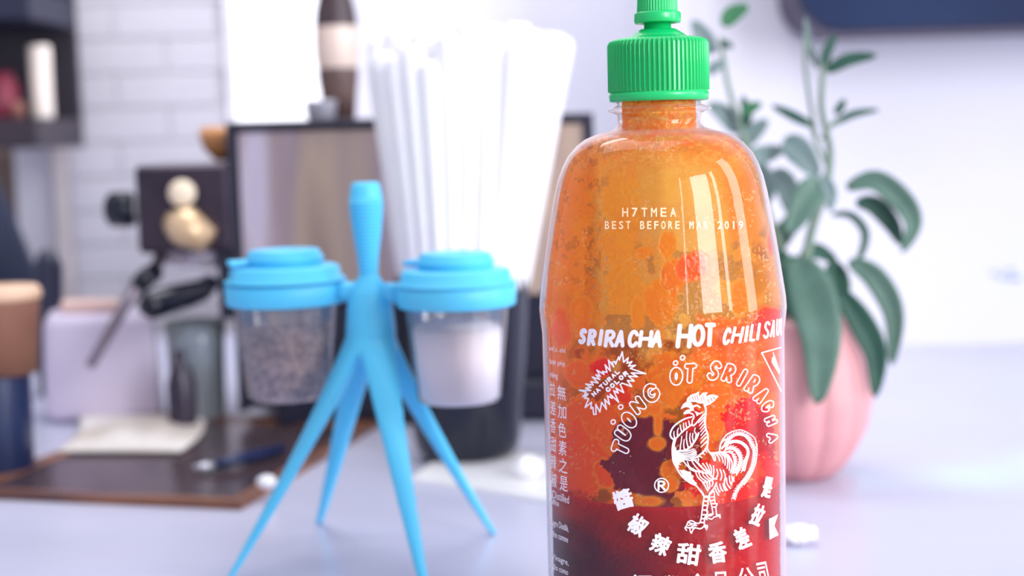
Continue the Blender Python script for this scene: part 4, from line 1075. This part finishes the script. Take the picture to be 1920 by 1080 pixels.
# round gauge and spout stand in for reflections on the brewing head
M_glint = mat('brass_glint', (236, 206, 170), .3, .35, c2=(222, 190, 150), scale=20)
c = at_y(343, 362, YM-.006)
vs, fs = lathe_data([(0, 0), (25*km, 0), (25*km, .004), (23*km, .0055), (0, .006)], 0, 0, 40)
RX = Matrix.Rotation(math.radians(90), 4, 'X')
o = mesh('glint_disc', [Matrix.Translation(Vector(c))@RX@Vector(v) for v in vs], fs, mat('cream_glint', (250, 232, 206), .4), mach)
tube('glint_blob', [PV(318, 418, YM-.010), PV(346, 424, YM-.014), PV(392, 452, YM-.016)], [.008, .0145, .009], M_glint, mach, 16)
vs, fs = lathe_data([(0, 0), (.012, 0), (.013, .004), (.012, .016), (.008, .019), (0, .020)], 0, 0, 32)
c = at_y(250, 392, YM+.01)
RY = Matrix.Rotation(math.radians(-90), 4, 'Y')
mesh('knob', [Matrix.Translation(Vector(c))@RY@Vector(v) for v in vs], fs, M_black, mach)
lathe('group_collar', [(.020, hz0-.012), (.022, hz0-.010), (.022, hz0+.002)], X_(372), YM+.03, mat('pale_steel', (214, 206, 220), .3, .5), mach, 32, None, True, False)
lathe('group_collar', [(.011, hz0-.010), (.012, hz0-.008), (.012, hz0+.002)], X_(312), YM+.03, mat('pale_steel_2', (214, 206, 220), .3, .5), mach, 32, None, True, False)
# steam wand
tube('steam_wand', [PV(300, 478, YM+.02), PV(290, 515, YM+.01), PV(262, 530, YM), PV(236, 570, YM-.01), PV(168, 688, YM-.02)], [.004, .005, .0052, .0042, .0034], mat('wand_steel', (150, 138, 152), .3, .6), mach, 12)
tube('wand_sleeve', [PV(292, 508, YM+.008), PV(274, 522, YM), PV(256, 540, YM-.003)], [.0068, .0075, .0062], M_black, mach, 12)
# filter handle
tag(tube('filter_handle', [PV(398, 528, YM+.0), PV(378, 545, YM-.01), PV(330, 558, YM-.03), PV(280, 574, YM-.05), PV(270, 577, YM-.055)], [.006, .008, .0095, .0095, .005], M_black, None, 14), 'black filter handle sticking out under the brewing head', 'handle')
# orange-brown gourd on head
o = lathe('amber_bowl', [(0, hz1+.001), (.010, hz1+.001), (.018, hz1+.010), (.021, hz1+.020), (.019, hz1+.026), (.017, hz1+.024), (0, hz1+.012)], X_(408), YM+.05, mat('amber_glaze', (224, 160, 104), .4, c2=(196, 124, 74), scale=30), None, 40)
tag(o, 'amber glazed bowl on top of the brewing head', 'bowl')
# metal cup on the machine
zt2 = zt+.0003
cup = lathe('steel_cup', [(0, zt2), (.009, zt2), (.0105, zt2+.003), (.0115, zt2+.013), (.0120, zt2+.0145), (.0105, zt2+.0145), (.009, zt2+.003), (0, zt2+.002)], X_(592), YM+.05, mat('light_steel', (222, 220, 232), .3, .4), None, 40)
tag(cup, 'small pale steel cup on top of the machine beside the pitcher', 'cup')
pit = empty('ceramic_pitcher', (X_(640), YM+.09, zt2), 'cream and brown ceramic pitcher standing on the machine', 'pitcher')
px_, py_ = X_(644, YM+.09), YM+.09
kk = (YM+.09)/F_PX
zk = lambda y: float(at_y(644, y, YM+.09)[2])
M_cream = mat('cream_glaze', (240, 220, 208), .35, c2=(228, 204, 190), scale=15); M_brown = mat('brown_glaze', (120, 92, 82), .4, c2=(96, 74, 74), scale=20)
lathe('pitcher_foot', [(0, zt2), (29*kk, zt2), (33*kk, zk(180)), (38*kk, zk(140)), (37*kk, zk(128))], px_, py_, M_brown, pit, 40, None, True)
lathe('pitcher_body', [(37*kk, zk(128)), (40*kk, zk(110)), (41*kk, zk(80)), (40*kk, zk(50))], px_, py_, M_cream, pit, 40)
lathe('pitcher_neck', [(40*kk, zk(50)), (37*kk, zk(20)), (28*kk, zk(-20)), (30*kk, zk(-60)), (27*kk, zk(-60)), (25*kk, zk(-20))], px_, py_, mat('dark_umber_glaze', (70, 54, 60), .4), pit, 40)

# ------------------------------------------------------------------ brown tray with cutlery
tc_ = [on_table(*p) for p in ((-85, 934), (452, 957), (706, 803), (303, 784))]
M_tray = mat('walnut_brown_tray', (156, 102, 70), .35, c2=(92, 60, 54), scale=9, stretch=(1, 4, 1))
M_tray2 = mat('dark_tray_inside', (92, 72, 74), .22, .2, c2=(66, 52, 62), scale=12)
tray = empty('serving_tray', tuple(sum(tc_)/4), 'long brown serving tray with raised rim, lying behind the blue stand', 'tray')
cen = sum(tc_)/4
def inset(f): return [cen+(p-cen)*f for p in tc_]
def slab(name, A, z0, z1, m_, par):
    vs = [(float(p[0]), float(p[1]), z0) for p in A]+[(float(p[0]), float(p[1]), z1) for p in A]
    return mesh(name, vs, [(0, 3, 2, 1), (4, 5, 6, 7), (0, 1, 5, 4), (1, 2, 6, 5), (2, 3, 7, 6), (3, 0, 4, 7)], m_, par, False)
slab('tray_floor', inset(.9), .0005, .003, M_tray2, tray)
O_ = inset(1.0); I_ = inset(.88)
for i in range(4):
    j = (i+1) % 4; A = [O_[i], O_[j], I_[j], I_[i]]
    v0 = [(float(p[0]), float(p[1]), .0003) for p in A]
    v1 = [(float(A[0][0]), float(A[0][1]), .005), (float(A[1][0]), float(A[1][1]), .005), (float(A[2][0]), float(A[2][1]), .0036), (float(A[3][0]), float(A[3][1]), .0036)]
    mesh('tray_rim', v0+v1, [(0, 3, 2, 1), (4, 5, 6, 7), (0, 1, 5, 4), (1, 2, 6, 5), (2, 3, 7, 6), (3, 0, 4, 7)], M_tray, tray, False)
# white sheet added for the bright reflection in the tray
def tz(px, py, z): return Vector(on_table(px, py, z))
vs, fs = [], []
for j in range(14):
    for i in range(24):
        u, v = i/23, j/13
        px = 106+u*232-v*0+40*v; py = 850-v*68-(u*0)
        zz = .0045+.006*math.sin(u*PI)*math.sin(v*PI)+.0016*math.sin(u*17+v*5)*math.sin(v*PI)*math.sin(u*PI)
        q = on_table(px+(20*math.sin(v*3)), py, 0.004); vs.append((float(q[0]), float(q[1]), zz))
for j in range(13):
    for i in range(23): a = j*24+i; fs.append((a, a+1, a+25, a+24))
o = mesh('glare_sheet', vs, fs, mat('glare_white', (246, 240, 236), .8, c2=(206, 192, 180), scale=18)); s_ = o.modifiers.new('t', 'SOLIDIFY'); s_.thickness = .0012; s_.offset = 1
tag(o, 'white sheet standing in for the bright reflection in the brown tray', 'napkin')
kn = empty('table_knife', tuple(tz(430, 868, .006)), 'knife with dark blue handle lying in the brown tray', 'knife')
tube('handle', [tz(400, 872, .008), tz(440, 862, .0085), tz(530, 842, .008)], [.0042, .0052, .0044], mat('navy_handle', (24, 40, 84), .3), kn, 12, .7)
tube('blade', [tz(362, 876, .008), tz(380, 875, .008), tz(402, 871, .008)], [.002, .0042, .0035], mat('bright_steel', (214, 214, 226), .2, .5), kn, 12, .6)
p = tz(500, 915, .007)
bm = bmesh.new(); bmesh.ops.create_uvsphere(bm, u_segments=24, v_segments=14, radius=1)
for v in bm.verts: v.co = Vector((v.co.x*.0058, v.co.y*.006, v.co.z*.004))+p+Vector((0, 0, .0036))
me = bpy.data.meshes.new('white_pebble'); bm.to_mesh(me); bm.free()
tag(link('white_button', me, mat('white_gloss', (250, 249, 252), .3)), 'small round white knob resting on the front rim of the tray', 'knob')

# ------------------------------------------------------------------ things on the left of the counter
YJ = 1.06
jx = X_(202, YJ, 700); kj = YJ/F_PX; zj2 = lambda y: float(at_y(202, y, YJ)[2])
M_jug = mat('lilac_white_plastic', (216, 204, 224), .45, c2=(204, 194, 218), scale=8)
jug = empty('plastic_container', (jx, YJ+.03, 0), 'squat lilac-white plastic container with a wooden lid beside the steam wand', 'container')
def rsq(name, w0, w1, z0, z1, m_, par, cx, cy, dep=.8, seg=40):
    vs, fs = [], []; rows = 10
    for i in range(rows+1):
        t_ = i/rows; ww = w0+(w1-w0)*t_
        for k in range(seg):
            a = 2*PI*k/seg; c_, s_ = math.cos(a), math.sin(a); e = .42
            vs.append((cx+ww*abs(c_)**e*(1 if c_ > 0 else -1), cy+ww*dep*abs(s_)**e*(1 if s_ > 0 else -1), z0+(z1-z0)*t_))
    for i in range(rows):
        for k in range(seg): k2 = (k+1) % seg; fs.append((i*seg+k, i*seg+k2, (i+1)*seg+k2, (i+1)*seg+k))
    cap_ends(vs, fs, seg, rows+1); return mesh(name, vs, fs, m_, par)
def prism(name, A, z0, z1, m_, par, bev, ts=1.0):
    c0 = sum(A)/4; B_top = [c0+(p-c0)*ts for p in A]
    bm = bmesh.new(); lo = [bm.verts.new((float(p[0]), float(p[1]), z0)) for p in A]; hi = [bm.verts.new((float(p[0]), float(p[1]), z1)) for p in B_top]
    bm.faces.new(lo[::-1]); bm.faces.new(hi)
    for i in range(4): bm.faces.new((lo[i], lo[(i+1) % 4], hi[(i+1) % 4], hi[i]))
    bmesh.ops.recalc_face_normals(bm, faces=bm.faces)
    bmesh.ops.bevel(bm, geom=bm.edges[:], offset=bev, segments=4, affect='EDGES', profile=.5)
    me = bpy.data.meshes.new(name); bm.to_mesh(me); bm.free(); return link(name, me, m_, par, True)
CQ = [on_table(*p) for p in ((84, 797), (311, 792), (298, 764), (92, 768))]
cc_ = sum(CQ)/4
prism('container_body', CQ, .0005, .080, M_jug, jug, .009, .93)
prism('container_lid', [cc_+(p-cc_)*.5+np.array([-.006, 0, 0]) for p in CQ], .080, .088, mat('blush_wood', (228, 196, 188), .6, c2=(214, 180, 172), scale=20), jug, .002)
M_glass = clear_mat('tinted_glass', (0.78, .84, .86), .05, 1.0, .5, white=(.66, .72, .80))
gj = empty('glass_beaker', (X_(395, 1.03, 700), 1.03, 0), 'cloudy glass beaker on the counter below the brewing head', 'glass')
kg = 1.03/F_PX; zg = lambda y: float(at_y(380, y, 1.03)[2])
gx = X_(370, 1.03, 700)
lathe('beaker_wall', [(0, .001), (46*kg, .001), (50*kg, .006), (54*kg, zg(640)), (58*kg, zg(600)), (55*kg, zg(602)), (51*kg, zg(640)), (47*kg, .008), (0, .006)], gx, 1.03, M_glass, gj, 48)
lathe('coffee_residue', [(0, .009), (44*kg, .009), (48*kg, zg(690)), (0, zg(690))], gx, 1.03, mat('milky_coffee', (150, 132, 138), .5, c2=(120, 100, 104), scale=30), gj, 40)
o = lathe('dark_bottle', [(0, .001), (24*kg, .001), (26*kg, .006), (26*kg, zg(700)), (18*kg, zg(672)), (10*kg, zg(655)), (10*kg, zg(640)), (0, zg(638))], X_(338, .985, 700), .985, mat('dark_plum_glass', (56, 46, 66), .25), None, 40)
tag(o, 'small dark plum bottle in front of the cloudy beaker', 'bottle')
# far left
YC = 0.875; kc = YC/F_PX; zcn = lambda y: float(at_y(20, y, YC)[2])
o = lathe('navy_canister', [(0, .001), (84*kc, .001), (88*kc, .005), (90*kc, zcn(705)), (88*kc, zcn(700)), (0, zcn(700))], X_(-30, YC, 800), YC, mat('navy_enamel', (34, 50, 92), .35, c2=(24, 36, 72), scale=10), None, 56)
tag(o, 'dark navy canister standing behind the left end of the tray', 'canister')
cupk = empty('paper_cup', (X_(10, YC, 620), YC, zcn(700)), 'brown kraft paper cup standing on the navy canister', 'cup')
lathe('cup_body', [(0, zcn(699)), (58*kc, zcn(699)), (70*kc, zcn(560)), (71*kc, zcn(556))], X_(6, YC, 620), YC, mat('kraft_paper', (168, 118, 92), .7, c2=(140, 96, 80), scale=12), cupk, 48)
lathe('cup_lid', [(72*kc, zcn(560)), (74*kc, zcn(556)), (73*kc, zcn(545)), (66*kc, zcn(536)), (0, zcn(534))], X_(6, YC, 620), YC, mat('tan_lid', (222, 184, 156), .5), cupk, 48)
YS = 1.45; kS = YS/F_PX
def XS(px, py=200): return float(at_y(px, py, YS)[0])
def ZS(py, px=50): return float(at_y(px, py, YS)[2])
shelf = empty('shelf_unit', (XS(0), YS, ZS(285)), 'dark wooden wall shelf at the far left', 'shelf')
M_dw = mat('dark_stained_wood', (58, 46, 56), .5, c2=(40, 34, 48), scale=12, stretch=(1, 1, 8))
sx0, sx1 = XS(-260), XS(104)
box('shelf_board', (sx0, YS-.06, ZS(278)), (sx1, YS+.08, ZS(224)), M_dw, shelf, .002)
box('back_board', (sx0, YS+.081, ZS(278)), (sx1, YS+.09, ZS(-120)), mat('dark_shelf_panel', (46, 40, 52), .6), shelf)  # back board in a plain dark tone
box('top_board', (sx0, YS-.06, ZS(45)), (sx1, YS+.08, ZS(-10)), mat('navy_stained_wood', (28, 32, 58), .5), shelf, .002)
zsb = ZS(224)
o = lathe('steel_tumbler', [(0, zsb+.0003), (18*kS, zsb+.0003), (19*kS, zsb+.004), (20*kS, ZS(90)), (18*kS, ZS(86)), (0, ZS(86))], XS(80), YS, mat('cream_enamel', (250, 240, 232), .3, c2=(240, 226, 214), scale=20), None, 40)
tag(o, 'tall cream tumbler at the right end of the dark shelf', 'tumbler')
o = lathe('red_jar', [(0, zsb+.0003), (26*kS, zsb+.0003), (30*kS, zsb+.006), (30*kS, ZS(160)), (22*kS, ZS(146)), (22*kS, ZS(136)), (0, ZS(134))], XS(6), YS, mat('crimson_glaze', (150, 44, 70), .4, c2=(110, 34, 60), scale=20), None, 40)
tag(o, 'crimson jar on the dark shelf beside the cream tumbler', 'jar')
o = lathe('brown_pot', [(0, zsb+.0003), (10*kS, zsb+.0003), (12*kS, ZS(205)), (10*kS, ZS(192)), (0, ZS(190))], XS(46), YS-.02, mat('terracotta', (150, 100, 90), .6), None, 32)
tag(o, 'little terracotta pot on the dark shelf between jar and tumbler', 'pot')
# taupe cupboard side and a leaning dark chair back
tp = box('taupe_cabinet', (sx0, 1.72, -.5), (XS(104)+.05, 1.9, ZS(285)), mat('taupe_cabinet_paint', (126, 106, 96), 0.7, c2=(112, 94, 86), scale=8), None, .003)
tag(tp, 'taupe cabinet under the dark shelf at the far left', 'cabinet')
ch_ = tube('leaning_board', [PV(-70, 300, 1.3), PV(-35, 400, 1.3), PV(20, 540, 1.3), PV(50, 760, 1.3)], [.02, .026, .028, .022], mat('navy_fabric', (16, 28, 58), .7), None, 10)
tag(ch_, 'dark navy jacket hanging beside the taupe cabinet', 'jacket')
kc = 1.16/F_PX; zcn = lambda y: float(at_y(98, y, 1.16)[2])
o = lathe('dark_grinder', [(0, .001), (30*kc, .001), (32*kc, zcn(620)), (22*kc, zcn(580)), (27*kc, zcn(500)), (16*kc, zcn(470)), (0, zcn(466))], float(at_y(98, 620, 1.16)[0]), 1.16, mat('dark_blue_grinder', (34, 38, 66), .4), None, 40)
tag(o, 'dark blue pepper grinder between the kraft cup and the container', 'grinder')
